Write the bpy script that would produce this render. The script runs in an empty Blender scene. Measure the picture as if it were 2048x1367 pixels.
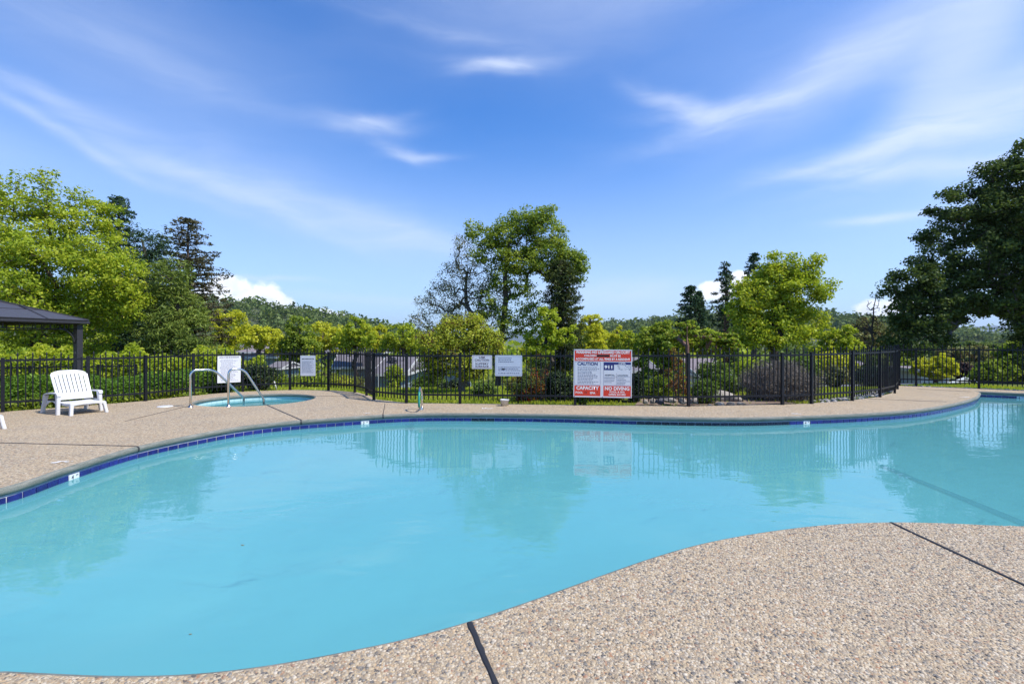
import bpy, bmesh, math, random
import numpy as np
from mathutils import Vector, Matrix
R = math.radians
PI = math.pi
rnd = random.Random(7)
scene = bpy.context.scene
COL = scene.collection

# ------------------------------------------------------------------ camera
F, CX, CY, H = 967.0, 1024.0, 683.5, 1.40      # focal length in photo pixels, centre, eye height
cam_d = bpy.data.cameras.new('camera')
cam_d.lens = 17.0; cam_d.sensor_width = 36.0
cam_d.clip_start = 0.05; cam_d.clip_end = 30000
cam = bpy.data.objects.new('camera', cam_d)
cam.location = (0, 0, H); cam.rotation_euler = (R(90), 0, 0)
COL.objects.link(cam); scene.camera = cam

# ------------------------------------------------------------------ light
SUN_EL, SUN_AZ = R(54), R(112)                  # azimuth clockwise from +Y (away from the camera)
sun_dir = Vector((math.sin(SUN_AZ)*math.cos(SUN_EL), math.cos(SUN_AZ)*math.cos(SUN_EL), math.sin(SUN_EL)))
sd = bpy.data.lights.new('sun', 'SUN'); sd.energy = 3.0; sd.angle = R(0.6); sd.color = (1.0, 0.94, 0.85)
sun = bpy.data.objects.new('sun', sd); COL.objects.link(sun)
sun.rotation_euler = sun_dir.to_track_quat('Z', 'Y').to_euler()
sun.location = (30, 0, 60)
scene.view_settings.view_transform = 'Standard'
scene.view_settings.look = 'None'
scene.view_settings.exposure = 1.02
scene.view_settings.gamma = 1.0
scene.view_settings.use_curve_mapping = False
scene.render.engine = 'CYCLES'
cy = scene.cycles
cy.max_bounces = 7; cy.transparent_max_bounces = 10; cy.diffuse_bounces = 5; cy.glossy_bounces = 3
cy.transmission_bounces = 4; cy.volume_bounces = 0
cy.use_denoising = True
cy.caustics_reflective = False; cy.caustics_refractive = False

# ------------------------------------------------------------------ node helper
class NT:
    def __init__(s, tree):
        s.t = tree; s.n = tree.nodes; s.l = tree.links
    def new(s, typ, **kw):
        nd = s.n.new(typ)
        for k, v in kw.items(): setattr(nd, k, v)
        return nd
    def put(s, sock, v):
        if isinstance(v, bpy.types.NodeSocket): s.l.new(v, sock)
        elif v is not None: sock.default_value = v
    def m(s, op, a, b=None, c=None, clamp=False):
        nd = s.new('ShaderNodeMath', operation=op, use_clamp=clamp)
        s.put(nd.inputs[0], a); s.put(nd.inputs[1], b); s.put(nd.inputs[2], c)
        return nd.outputs[0]
    def vm(s, op, a, b=None):
        nd = s.new('ShaderNodeVectorMath', operation=op)
        s.put(nd.inputs[0], a); s.put(nd.inputs[1], b)
        return nd.outputs[0]
    def mix(s, f, a, b, blend='MIX'):
        nd = s.new('ShaderNodeMix', data_type='RGBA', blend_type=blend)
        s.put(nd.inputs[0], f); s.put(nd.inputs[6], a); s.put(nd.inputs[7], b)
        return nd.outputs[2]
    def noise(s, vec, scale, detail=3.0, rough=0.55, dist=0.0, out=0):
        nd = s.new('ShaderNodeTexNoise')
        s.put(nd.inputs['Vector'], vec); s.put(nd.inputs['Scale'], scale)
        s.put(nd.inputs['Detail'], detail); s.put(nd.inputs['Roughness'], rough); s.put(nd.inputs['Distortion'], dist)
        return nd.outputs[out]
    def ramp(s, f, stops, interp='LINEAR'):
        nd = s.new('ShaderNodeValToRGB'); cr = nd.color_ramp; cr.interpolation = interp
        while len(cr.elements) < len(stops): cr.elements.new(0.5)
        for e, (p, c) in zip(cr.elements, stops):
            e.position = p; e.color = (*c, 1) if len(c) == 3 else c
        s.put(nd.inputs[0], f); return nd.outputs[0]
    def rng(s, v, a, b, c=0.0, d=1.0, smooth=False):
        nd = s.new('ShaderNodeMapRange'); nd.interpolation_type = 'SMOOTHSTEP' if smooth else 'LINEAR'
        for i, x in enumerate((v, a, b, c, d)): s.put(nd.inputs[i], x)
        return nd.outputs[0]
    def bump(s, h, strength=0.3, dist=0.01):
        nd = s.new('ShaderNodeBump'); s.put(nd.inputs['Height'], h)
        nd.inputs['Strength'].default_value = strength; nd.inputs['Distance'].default_value = dist
        return nd.outputs[0]
    def coord(s, which='Object'):
        return s.new('ShaderNodeTexCoord').outputs[which]
def C3(r, g, b): return (r, g, b, 1.0)

# ------------------------------------------------------------------ sky
world = bpy.data.worlds.new('World'); scene.world = world; world.use_nodes = True
w = NT(world.node_tree); w.n.clear()
sky = w.new('ShaderNodeTexSky', sky_type='NISHITA', sun_disc=False)
sky.sun_elevation = SUN_EL; sky.sun_rotation = SUN_AZ
sky.altitude = 300; sky.air_density = 1.0; sky.dust_density = 0.6; sky.ozone_density = 2.2
hsv = w.new('ShaderNodeHueSaturation'); hsv.inputs['Saturation'].default_value = 1.30; hsv.inputs['Value'].default_value = 1.12
w.l.new(sky.outputs[0], hsv.inputs['Color'])
skt = w.mix(1.0, hsv.outputs[0], C3(.53, .83, 1.10), 'MULTIPLY')
gen = w.coord('Generated')
sep = w.new('ShaderNodeSeparateXYZ'); w.l.new(gen, sep.inputs[0])
dx, dy, dz = sep.outputs
az = w.m('ARCTAN2', dx, dy); el = w.m('ARCSINE', dz)
def px_ang(px, py):
    a = math.atan2(px-CX, F); return a, math.atan((CY-py)/F*math.cos(a))
# wind-drawn warp for the cirrus
cmb = w.new('ShaderNodeCombineXYZ'); w.put(cmb.inputs[0], az); w.put(cmb.inputs[1], el)
ang = cmb.outputs[0]
wn = w.noise(ang, 5.0, 3, 0.5, 0.0, 1)
wv = w.vm('SCALE', w.vm('SUBTRACT', wn, (0.5, 0.5, 0.5)), None)
wv.node.inputs['Scale'].default_value = 0.055
angw = w.vm('ADD', ang, wv)
sp2 = w.new('ShaderNodeSeparateXYZ'); w.l.new(angw, sp2.inputs[0])
azw, elw = sp2.outputs[0], sp2.outputs[1]
STREAKS = [ # px, py, half length, half width, slope deg (down to the right), strength
 (120,262,250,12,20,.30),(430,372,250,16,18,.30),(700,440,220,30,13,.26),(840,480,120,24,10,.16),(90,190,160,16,9,.20),(200,60,400,130,6,.20),
 (330,130,170,24,8,.10),(520,390,260,70,12,.14),(985,135,60,10,4,.36),(1020,132,75,10,-5,.42),(722,246,75,15,-2,.38),(750,236,60,9,-12,.22),(800,304,40,12,12,.28),(845,314,50,6,-4,.28),(900,62,150,12,6,.12),
 (1370,206,80,15,22,.40),(1450,216,110,12,2,.40),(1560,192,210,24,-12,.36),(1740,120,230,60,-22,.32),(1930,100,150,60,-55,.50),
 (1930,250,230,48,-16,.48),(1740,302,160,20,-6,.40),(1680,322,120,8,-9,.3),(1850,345,170,15,9,.45),(2050,180,150,110,0,.32),(1700,60,420,90,-4,.16),
 (1770,441,75,8,1,.42),(1240,580,170,20,4,.30),(1100,590,120,12,6,.2),(540,552,90,5,3,.30),(760,598,180,9,1,.20),
 (2400,250,400,90,-10,.4),(2500,420,300,40,5,.3),(-350,330,300,40,12,.3),(-500,150,400,90,8,.3),
 (600,-250,500,90,8,.25),(1500,-200,500,90,-12,.3),
]
acc = veil = None
for (px, py, hl, hw, an, st) in STREAKS:
    a0, e0 = px_ang(px, py)
    k = math.cos(a0)**1.2/F; c, s_ = math.cos(R(an)), math.sin(R(an))
    u = w.m('SUBTRACT', azw, a0); v = w.m('SUBTRACT', e0, elw)
    uu = w.m('ADD', w.m('MULTIPLY', u, c/(hl*k)), w.m('MULTIPLY', v, s_/(hl*k)))
    vv = w.m('SUBTRACT', w.m('MULTIPLY', v, c/(hw*k)), w.m('MULTIPLY', u, s_/(hw*k)))
    q = w.m('ADD', w.m('MULTIPLY', uu, uu), w.m('MULTIPLY', vv, vv))
    g = w.m('MULTIPLY', w.m('EXPONENT', w.m('MULTIPLY', q, -0.8)), st)
    if hw >= 55: veil = g if veil is None else w.m('ADD', veil, g)
    else: acc = g if acc is None else w.m('ADD', acc, g)
mp = w.new('ShaderNodeMapping'); w.l.new(angw, mp.inputs[0]); mp.inputs['Scale'].default_value = (7, 34, 1); mp.inputs['Rotation'].default_value = (0, 0, R(8))
fib = w.noise(mp.outputs[0], 1.0, 6, 0.62, 0.7)
fibm = w.rng(fib, 0.25, 0.75, 0.50, 1.25, True)
mp2 = w.new('ShaderNodeMapping'); w.l.new(angw, mp2.inputs[0]); mp2.inputs['Scale'].default_value = (2.2, 7.5, 1)
base_c = w.rng(w.noise(mp2.outputs[0], 1.0, 3, 0.5, 0.3), 0.5, 0.9, 0.0, 0.15, True)
cir = w.m('ADD', w.m('MULTIPLY', w.m('ADD', acc, w.m('MULTIPLY', base_c, .5)), fibm), w.m('MULTIPLY', veil, w.rng(fib, 0.2, 0.8, 0.8, 1.1)))
cir = w.m('MULTIPLY', w.m('SUBTRACT', 1.0, w.m('EXPONENT', w.m('MULTIPLY', cir, -1.3))), 0.95)
# low cumulus banks standing on the hills
cn = w.noise(ang, 30.0, 7, 0.62, 0.25)
cum = None
PUFFS = [(462,578,40,34),(452,592,42,40),(488,590,34,32),(528,588,36,30),(556,608,32,28),(600,630,50,18),(645,628,26,14),(672,636,30,12),(420,600,40,40),
         (1405,592,40,14),(1440,585,40,26),(1478,560,30,22),(1420,575,26,14),(1735,618,34,22),(1775,632,50,26),(1810,615,50,30),
         (2300,600,160,50),(-300,590,200,60),(-700,560,240,70),(2800,580,260,70)]
for (px, py, rx, ry) in PUFFS:
    a0, e0 = px_ang(px, py); k = math.cos(a0)**1.2/F
    u = w.m('MULTIPLY', w.m('SUBTRACT', az, a0), 1/(rx*k)); v = w.m('MULTIPLY', w.m('SUBTRACT', el, e0), 1/(ry*k))
    g = w.m('SUBTRACT', 1.0, w.m('ADD', w.m('MULTIPLY', u, u), w.m('MULTIPLY', v, v)))
    cum = g if cum is None else w.m('SMOOTH_MAX', cum, g, 0.25)
cumd = w.m('ADD', cum, w.m('MULTIPLY', w.m('SUBTRACT', cn, 0.5), 2.2))
cumf = w.rng(cumd, -0.05, 0.75, 0.0, 0.97, True)
cumcol = w.mix(w.rng(w.noise(ang, 34, 4), 0.35, 0.7), C3(6.6, 7.0, 7.6), C3(9.0, 9.0, 9.0))
# pale band of thick air low on the horizon
lowf = w.rng(el, 0.0, 0.46, 0.56, 0.0, True)
skyc = w.mix(lowf, skt, C3(4.6, 5.2, 6.5))
c1 = w.mix(cir, skyc, C3(5.2, 5.7, 6.7))
c2 = w.mix(cumf, c1, cumcol)
bg = w.new('ShaderNodeBackground'); w.l.new(c2, bg.inputs[0]); bg.inputs[1].default_value = 0.090
wo = w.new('ShaderNodeOutputWorld'); w.l.new(bg.outputs[0], wo.inputs[0])

# ------------------------------------------------------------------ points from the photograph
def G(px, py, z=0.0):
    Y = F*(H-z)/(py-CY); return Vector(((px-CX)/F*Y, Y, z))
def P(px, py, Y):
    return Vector(((px-CX)/F*Y, Y, H+(CY-py)/F*Y))

# ------------------------------------------------------------------ object helpers
def link(o, parent=None):
    COL.objects.link(o)
    if parent is not None: o.parent = parent
    return o
def mesh_obj(name, me, mat=None, parent=None):
    if mat is not None:
        me.materials.clear()
        for mm in (mat if isinstance(mat, (list, tuple)) else [mat]): me.materials.append(mm)
    return link(bpy.data.objects.new(name, me), parent)
def tag(o, label=None, cat=None, group=None, kind=None):
    if label: o['label'] = label
    if cat: o['category'] = cat
    if group: o['group'] = group
    if kind: o['kind'] = kind
    return o
def empty(name, loc, rz=0.0):
    o = bpy.data.objects.new(name, None); o.empty_display_size = 0.2
    o.location = loc; o.rotation_euler = (0, 0, rz); COL.objects.link(o); return o
def np_mesh(name, V, faces, smooth=False):
    V = np.asarray(V, np.float32).reshape(-1, 3)
    me = bpy.data.meshes.new(name)
    if not isinstance(faces, list): faces = [faces]
    faces = [np.asarray(f, np.int32) for f in faces if len(f)]
    idx = np.concatenate([f.ravel() for f in faces]); tot = np.concatenate([np.full(len(f), f.shape[1], np.int32) for f in faces])
    st = np.concatenate(([0], np.cumsum(tot)[:-1])).astype(np.int32)
    me.vertices.add(len(V)); me.vertices.foreach_set('co', V.ravel())
    me.loops.add(len(idx)); me.loops.foreach_set('vertex_index', idx)
    me.polygons.add(len(tot)); me.polygons.foreach_set('loop_start', st)
    try: me.polygons.foreach_set('loop_total', tot)
    except Exception: pass
    if smooth: me.polygons.foreach_set('use_smooth', np.ones(len(tot), bool))
    me.update(calc_edges=True); return me
def bm_mesh(name, bm, smooth=False):
    bmesh.ops.recalc_face_normals(bm, faces=bm.faces)
    me = bpy.data.meshes.new(name); bm.to_mesh(me); bm.free()
    if smooth:
        for p in me.polygons: p.use_smooth = True
    return me
def add_box(bm, lo, hi, mtx=None, bev=0.0):
    r = bmesh.ops.create_cube(bm, size=1.0)['verts']
    s = [hi[i]-lo[i] for i in range(3)]; c = [(hi[i]+lo[i])/2 for i in range(3)]
    for v in r: v.co = Vector((v.co.x*s[0]+c[0], v.co.y*s[1]+c[1], v.co.z*s[2]+c[2]))
    if bev > 0:
        ed = list({e for v in r for e in v.link_edges})
        g = bmesh.ops.bevel(bm, geom=ed, offset=bev, segments=2, profile=0.6, affect='EDGES')
        r = [v for v in set(g['verts'])]
    if mtx is not None:
        for v in r: v.co = mtx @ v.co
def box_mesh(name, lo, hi, bev=0.0):
    bm = bmesh.new(); add_box(bm, lo, hi, None, bev); return bm_mesh(name, bm)
def beam(bm, a, b, wx, wz):
    a, b = Vector(a), Vector(b); d = b-a; L = d.length
    q = d.to_track_quat('Y', 'Z').to_matrix().to_4x4()
    add_box(bm, (-wx/2, 0, -wz/2), (wx/2, L, wz/2), Matrix.Translation(a) @ q)
def tube(bm, pts, r, k=10, cap=True):
    pts = [Vector(p) for p in pts]; n = len(pts); rings = []
    t0 = (pts[1]-pts[0]).normalized()
    u = t0.orthogonal().normalized()
    for i in range(n):
        t = (pts[min(i+1, n-1)]-pts[max(i-1, 0)]).normalized()
        u = (u-t*u.dot(t)).normalized(); v = t.cross(u)
        rr = r[i] if isinstance(r, (list, tuple)) else r
        rings.append([bm.verts.new(pts[i]+(u*math.cos(2*PI*j/k)+v*math.sin(2*PI*j/k))*rr) for j in range(k)])
    for i in range(n-1):
        for j in range(k):
            f = bm.faces.new((rings[i][j], rings[i][(j+1) % k], rings[i+1][(j+1) % k], rings[i+1][j])); f.smooth = True
    if cap:
        bm.faces.new(rings[0][::-1]); bm.faces.new(rings[-1])
def fillet(pts, rad, n=6):
    pts = [Vector(p) for p in pts]; out = [pts[0]]
    for i in range(1, len(pts)-1):
        a, b, c = pts[i-1], pts[i], pts[i+1]
        r = rad[i-1] if isinstance(rad, (list, tuple)) else rad
        d1 = (a-b).normalized(); d2 = (c-b).normalized()
        p1 = b+d1*r; p2 = b+d2*r
        for k in range(n+1):
            t = k/n; out.append(p1*(1-t)**2+b*2*t*(1-t)+p2*t*t)
    out.append(pts[-1]); return out
def catmull(pts, per=8, closed=False):
    P_ = [Vector(p) for p in pts]; n = len(P_); out = []
    rngi = range(n) if closed else range(n-1)
    for i in rngi:
        p0 = P_[(i-1) % n] if closed or i > 0 else P_[i]*2-P_[i+1]
        p1 = P_[i]; p2 = P_[(i+1) % n]
        p3 = P_[(i+2) % n] if closed or i+2 < n else p2*2-p1
        # centripetal
        t0 = 0; t1 = t0+max((p1-p0).length, 1e-5)**.5; t2 = t1+max((p2-p1).length, 1e-5)**.5; t3 = t2+max((p3-p2).length, 1e-5)**.5
        for k in range(per):
            t = t1+(t2-t1)*k/per
            a1 = p0*((t1-t)/(t1-t0))+p1*((t-t0)/(t1-t0)); a2 = p1*((t2-t)/(t2-t1))+p2*((t-t1)/(t2-t1)); a3 = p2*((t3-t)/(t3-t2))+p3*((t-t2)/(t3-t2))
            b1 = a1*((t2-t)/(t2-t0))+a2*((t-t0)/(t2-t0)); b2 = a2*((t3-t)/(t3-t1))+a3*((t-t1)/(t3-t1))
            out.append(b1*((t2-t)/(t2-t1))+b2*((t-t1)/(t2-t1)))
    if not closed: out.append(P_[-1])
    return out
def resample(pts, step, closed=True):
    A = np.array([(p.x, p.y) for p in pts]);
    if closed: A = np.vstack([A, A[:1]])
    d = np.concatenate(([0], np.cumsum(np.linalg.norm(np.diff(A, axis=0), axis=1))))
    n = max(3, int(round(d[-1]/step))); s = np.linspace(0, d[-1], n+1)
    if closed: s = s[:-1]
    return np.stack([np.interp(s, d, A[:, 0]), np.interp(s, d, A[:, 1])], 1)
def in_poly(x, y, poly):
    inside = np.zeros(np.shape(x), bool); n = len(poly); j = n-1
    for i in range(n):
        xi, yi = poly[i]; xj, yj = poly[j]
        c = ((yi > y) != (yj > y)) & (x < (xj-xi)*(y-yi)/((yj-yi) if yj != yi else 1e-9)+xi)
        inside ^= c; j = i
    return inside
def poly_dist(x, y, poly, closed=True):
    d = np.full(np.shape(x), 1e9); n = len(poly)
    for i in range(n if closed else n-1):
        ax, ay = poly[i]; bx, by = poly[(i+1) % n]; ex, ey = bx-ax, by-ay; L = ex*ex+ey*ey+1e-12
        t = np.clip(((x-ax)*ex+(y-ay)*ey)/L, 0, 1)
        d = np.minimum(d, np.hypot(x-ax-t*ex, y-ay-t*ey))
    return d
def fill_mesh(name, loops, z):
    bm = bmesh.new(); edges = []
    for lp in loops:
        vs = [bm.verts.new((p[0], p[1], z)) for p in lp]
        for i in range(len(vs)): edges.append(bm.edges.new((vs[i], vs[(i+1) % len(vs)])))
    bmesh.ops.triangle_fill(bm, use_beauty=True, use_dissolve=False, edges=edges, normal=(0, 0, 1))
    for f in bm.faces:
        if f.normal.z < 0: f.normal_flip()
    me = bpy.data.meshes.new(name); bm.to_mesh(me); bm.free(); return me
def offset_loop(A, d):
    """closed loop moved to its left by d"""
    t = np.roll(A, -1, 0)-np.roll(A, 1, 0); t /= np.linalg.norm(t, axis=1)[:, None]+1e-9
    return A+np.stack([-t[:, 1], t[:, 0]], 1)*d

# ------------------------------------------------------------------ materials
def material(name):
    m = bpy.data.materials.new(name); m.use_nodes = True
    n = NT(m.node_tree); n.n.clear()
    out = n.new('ShaderNodeOutputMaterial'); return m, n, out
def simple(name, col, rough=0.5, metal=0.0, var=0.12, scale=6.0, bump=0.0, bscale=80.0, spec=0.5):
    m, n, out = material(name)
    p = n.new('ShaderNodeBsdfPrincipled')
    co = n.coord('Object')
    f = n.noise(co, scale, 4)
    c = n.mix(f, C3(*[x*(1-var) for x in col]), C3(*[min(1, x*(1+var)) for x in col]))
    n.put(p.inputs['Base Color'], c)
    n.put(p.inputs['Roughness'], n.rng(n.noise(co, scale*3, 3), 0.3, 0.7, max(0, rough-.08), min(1, rough+.08)))
    p.inputs['Metallic'].default_value = metal
    p.inputs['Specular IOR Level'].default_value = spec
    if bump: n.put(p.inputs['Normal'], n.bump(n.noise(co, bscale, 3), bump, 0.004))
    n.l.new(p.outputs[0], out.inputs[0]); return m
STONES = [(0.0,(0.387,0.300,0.183)),(.15,(0.297,0.217,0.129)),(.29,(0.423,0.352,0.245)),(.43,(0.234,0.178,0.116)),(.53,(0.378,0.265,0.149)),(.61,(0.149,0.135,0.112)),
          (.705,(0.459,0.392,0.295)),(.79,(0.297,0.239,0.170)),(.865,(0.059,0.055,0.050)),(.935,(0.261,0.135,0.071)),(.97,(0.378,0.291,0.183))]
def mat_deck():
    m, n, out = material('exposed_aggregate')
    p = n.new('ShaderNodeBsdfPrincipled'); co = n.coord('Object')
    wv_ = n.vm('ADD', co, n.vm('SCALE', n.noise(co, 30, 2, out=1), None)); wv_.node.inputs[1].links[0].from_node.inputs['Scale'].default_value = 0.012
    def vor(scale, feat):
        v = n.new('ShaderNodeTexVoronoi', feature=feat); n.put(v.inputs['Vector'], wv_); v.inputs['Scale'].default_value = scale; return v
    v1 = vor(58, 'F1'); ve = vor(58, 'DISTANCE_TO_EDGE')
    sp = n.new('ShaderNodeSeparateColor'); n.l.new(v1.outputs['Color'], sp.inputs[0])
    stone = n.ramp(sp.outputs[0], STONES, 'CONSTANT')
    gap = n.rng(ve.outputs[0], 0.02, 0.12)
    c = n.mix(gap, C3(.21, .165, .11), stone)
    big = n.noise(co, 0.9, 4)
    c = n.mix(n.rng(big, 0.35, 0.7, 0.0, 0.28), c, C3(.40, .30, .18))
    st = n.rng(n.noise(co, 1.7, 6, 0.68), 0.52, 0.74, 0.0, 0.42)
    c = n.mix(st, c, C3(.25, .215, .17))
    n.put(p.inputs['Base Color'], n.mix(1.0, c, C3(1.22, 1.22, 1.22), 'MULTIPLY')); p.inputs['Roughness'].default_value = 0.75
    hgt = n.m('MINIMUM', ve.outputs[0], 0.35)
    n.put(p.inputs['Normal'], n.bump(hgt, 0.40, 0.009))
    n.l.new(p.outputs[0], out.inputs[0]); return m
def mat_pebble():
    m, n, out = material('river_pebble')
    p = n.new('ShaderNodeBsdfPrincipled'); g = n.new('ShaderNodeNewGeometry')
    c = n.ramp(g.outputs['Random Per Island'], STONES, 'CONSTANT')
    hs = n.new('ShaderNodeHueSaturation'); n.l.new(c, hs.inputs['Color'])
    n.put(hs.inputs['Value'], n.rng(n.m('FRACT', n.m('MULTIPLY', g.outputs['Random Per Island'], 57.31)), 0, 1, 0.8, 1.2))
    c2_ = n.mix(n.rng(n.noise(n.coord(), 160, 3), .35, .7, 0, .35), hs.outputs[0], C3(.5, .44, .37))
    n.put(p.inputs['Base Color'], c2_); p.inputs['Roughness'].default_value = 0.6
    n.l.new(p.outputs[0], out.inputs[0]); return m
def mat_coping():
    m, n, out = material('coping_cement')
    p = n.new('ShaderNodeBsdfPrincipled'); co = n.coord()
    mpn = n.new('ShaderNodeMapping'); n.l.new(co, mpn.inputs[0]); mpn.inputs['Scale'].default_value = (1, 1, 6)
    f = n.noise(mpn.outputs[0], 5, 5, .65)
    c = n.ramp(f, [(.3, (.085, .105, .088)), (.52, (.15, .162, .138)), (.75, (.25, .24, .205))])
    g = n.noise(co, 90, 2); c = n.mix(n.rng(g, .4, .7, 0, .25), c, C3(.42, .37, .31))
    n.put(p.inputs['Base Color'], c); p.inputs['Roughness'].default_value = 0.8
    n.put(p.inputs['Normal'], n.bump(n.noise(co, 70, 4), .5, .01)); n.l.new(p.outputs[0], out.inputs[0]); return m
def mat_tile(name, a, b, rough=0.12):
    m, n, out = material(name)
    p = n.new('ShaderNodeBsdfPrincipled'); co = n.coord(); oi = n.new('ShaderNodeObjectInfo')
    off = n.vm('ADD', co, n.vm('SCALE', oi.outputs['Location'], None)); off.node.inputs[1].links[0].from_node.inputs['Scale'].default_value = 3.0
    c = n.mix(n.rng(n.noise(off, 22, 4, .6), .3, .7), C3(*a), C3(*b))
    hs = n.new('ShaderNodeHueSaturation'); n.l.new(c, hs.inputs['Color']); n.put(hs.inputs['Value'], n.rng(oi.outputs['Random'], 0, 1, .75, 1.2))
    n.put(p.inputs['Base Color'], hs.outputs[0]); p.inputs['Roughness'].default_value = rough
    n.put(p.inputs['Normal'], n.bump(n.noise(off, 12, 2), .15, .01)); n.l.new(p.outputs[0], out.inputs[0]); return m
def mat_water():
    m, n, out = material('pool_water')
    co = n.coord()
    mpn = n.new('ShaderNodeMapping'); n.l.new(co, mpn.inputs[0]); mpn.inputs['Scale'].default_value = (1.0, 1.7, 1)
    a = n.noise(mpn.outputs[0], 1.6, 2, .5, .6); b = n.noise(mpn.outputs[0], 7.5, 2, .5, .3); c = n.noise(co, 0.5, 2)
    calm = n.rng(c, .35, .65, .35, 1.0, True)
    hgt = n.m('MULTIPLY', n.m('ADD', a, n.m('MULTIPLY', b, .16)), calm)
    nb = n.bump(hgt, 1.0, 0.0062)
    tr = n.new('ShaderNodeBsdfTransparent'); tr.inputs[0].default_value = C3(.52, .89, .95)
    df = n.new('ShaderNodeBsdfDiffuse'); df.inputs[0].default_value = C3(.165, .535, .585)
    mx = n.new('ShaderNodeMixShader'); mx.inputs[0].default_value = 0.50
    n.l.new(tr.outputs[0], mx.inputs[1]); n.l.new(df.outputs[0], mx.inputs[2])
    gl = n.new('ShaderNodeBsdfGlossy'); gl.inputs['Roughness'].default_value = 0.012; n.l.new(nb, gl.inputs['Normal'])
    fr = n.new('ShaderNodeFresnel'); fr.inputs[0].default_value = 1.66; n.l.new(nb, fr.inputs['Normal'])
    m2 = n.new('ShaderNodeMixShader'); n.l.new(fr.outputs[0], m2.inputs[0]); n.l.new(mx.outputs[0], m2.inputs[1]); n.l.new(gl.outputs[0], m2.inputs[2])
    n.l.new(m2.outputs[0], out.inputs[0]); return m
LK = 2.55
def mat_leaf(name, dark, mid, light, trans=0.35, gloss=0.03, accent=None, af=0.0):
    """leaf blades: colour varies leaf by leaf and in broad drifts; part of the light passes through"""
    m, n, out = material(name)
    dark, mid, light = [tuple(min(.6, x*LK*q) for x in c_) for c_, q in ((dark, 1.35), (mid, 1.0), (light, .95))]
    trans = min(.5, trans*1.3)
    g = n.new('ShaderNodeNewGeometry'); rp = g.outputs['Random Per Island']; co = n.coord()
    drift = n.noise(co, 0.9, 3)
    f = n.m('ADD', n.m('MULTIPLY', rp, .55), n.m('MULTIPLY', n.rng(drift, .3, .7), .45))
    c = n.ramp(f, [(0.08, dark), (.5, mid), (.95, light)])
    if accent:
        r2 = n.m('FRACT', n.m('MULTIPLY', rp, 31.7)); sel = n.m('MULTIPLY', n.m('GREATER_THAN', r2, 1-af*1.6), n.rng(n.noise(co, 1.6, 2), .42, .55))
        c = n.mix(sel, c, C3(*accent))
    df = n.new('ShaderNodeBsdfDiffuse'); n.put(df.inputs[0], c)
    tl = n.new('ShaderNodeBsdfTranslucent'); n.put(tl.inputs[0], n.mix(.5, c, C3(1.0, 1.0, .35), 'MULTIPLY'))
    mx = n.new('ShaderNodeMixShader'); mx.inputs[0].default_value = trans
    n.l.new(df.outputs[0], mx.inputs[1]); n.l.new(tl.outputs[0], mx.inputs[2])
    gl = n.new('ShaderNodeBsdfGlossy'); gl.inputs['Roughness'].default_value = .45; n.put(gl.inputs[0], n.mix(.5, c, C3(.7, .75, .6)))
    m2 = n.new('ShaderNodeMixShader'); m2.inputs[0].default_value = gloss
    n.l.new(mx.outputs[0], m2.inputs[1]); n.l.new(gl.outputs[0], m2.inputs[2])
    n.l.new(m2.outputs[0], out.inputs[0]); return m
def mat_bark(name, a, b, scale=9):
    m, n, out = material(name)
    p = n.new('ShaderNodeBsdfPrincipled'); co = n.coord()
    mpn = n.new('ShaderNodeMapping'); n.l.new(co, mpn.inputs[0]); mpn.inputs['Scale'].default_value = (1, 1, .25)
    f = n.noise(mpn.outputs[0], scale, 5, .65)
    n.put(p.inputs['Base Color'], n.ramp(f, [(.3, a), (.7, b)])); p.inputs['Roughness'].default_value = .9
    n.put(p.inputs['Normal'], n.bump(f, .7, .03)); n.l.new(p.outputs[0], out.inputs[0]); return m
def mat_ground():
    m, n, out = material('lawn_ground')
    p = n.new('ShaderNodeBsdfPrincipled'); co = n.coord()
    f = n.noise(co, .25, 5, .6); g = n.noise(co, 6, 5, .7)
    c = n.ramp(f, [(.3, (.085, .11, .018)), (.55, (.13, .155, .025)), (.75, (.19, .19, .045))])
    c = n.mix(n.rng(g, .4, .75, 0, .4), c, C3(.065, .075, .02))
    n.put(p.inputs['Base Color'], c); p.inputs['Roughness'].default_value = .95; p.inputs['Specular IOR Level'].default_value = .1
    n.put(p.inputs['Normal'], n.bump(g, .8, .05)); n.l.new(p.outputs[0], out.inputs[0]); return m
def mat_roof(name, a, b):
    m, n, out = material(name)
    p = n.new('ShaderNodeBsdfPrincipled'); co = n.coord()
    f = n.noise(co, 3, 5, .7)
    n.put(p.inputs['Base Color'], n.ramp(f, [(.3, a), (.7, b)])); p.inputs['Roughness'].default_value = .9
    n.put(p.inputs['Normal'], n.bump(n.noise(co, 25, 2), .6, .02)); n.l.new(p.outputs[0], out.inputs[0]); return m
M = {}
M['deck'] = mat_deck(); M['pebble'] = mat_pebble(); M['coping'] = mat_coping()
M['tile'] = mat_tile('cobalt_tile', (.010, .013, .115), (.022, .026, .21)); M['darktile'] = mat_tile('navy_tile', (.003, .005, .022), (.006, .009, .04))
M['white_tile'] = simple('white_tile', (.72, .74, .74), .2); M['grout'] = simple('grout', (.40, .42, .46), .85, bump=.3)
M['plaster'] = simple('pool_plaster', (.47, .65, .65), .8, var=.06, scale=.8)
M['stripe'] = simple('stripe_tile', (.04, .13, .20), .4)
M['water'] = mat_water()
M['iron'] = simple('black_iron', (.007, .008, .012), .5, var=.25, bump=.15, spec=.3)
M['gazebo'] = simple('gazebo_metal', (.030, .029, .034), .5, var=.2)
M['gazebo_roof'] = simple('gazebo_roof_sheet', (.060, .058, .070), .42, var=.12)
M['resin'] = simple('white_resin', (.60, .60, .60), .42, var=.07, scale=9)
M['chrome'] = simple('stainless', (.62, .61, .58), .2, 1.0, var=.1)
M['green'] = simple('green_grip', (.02, .25, .17), .5)
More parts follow.
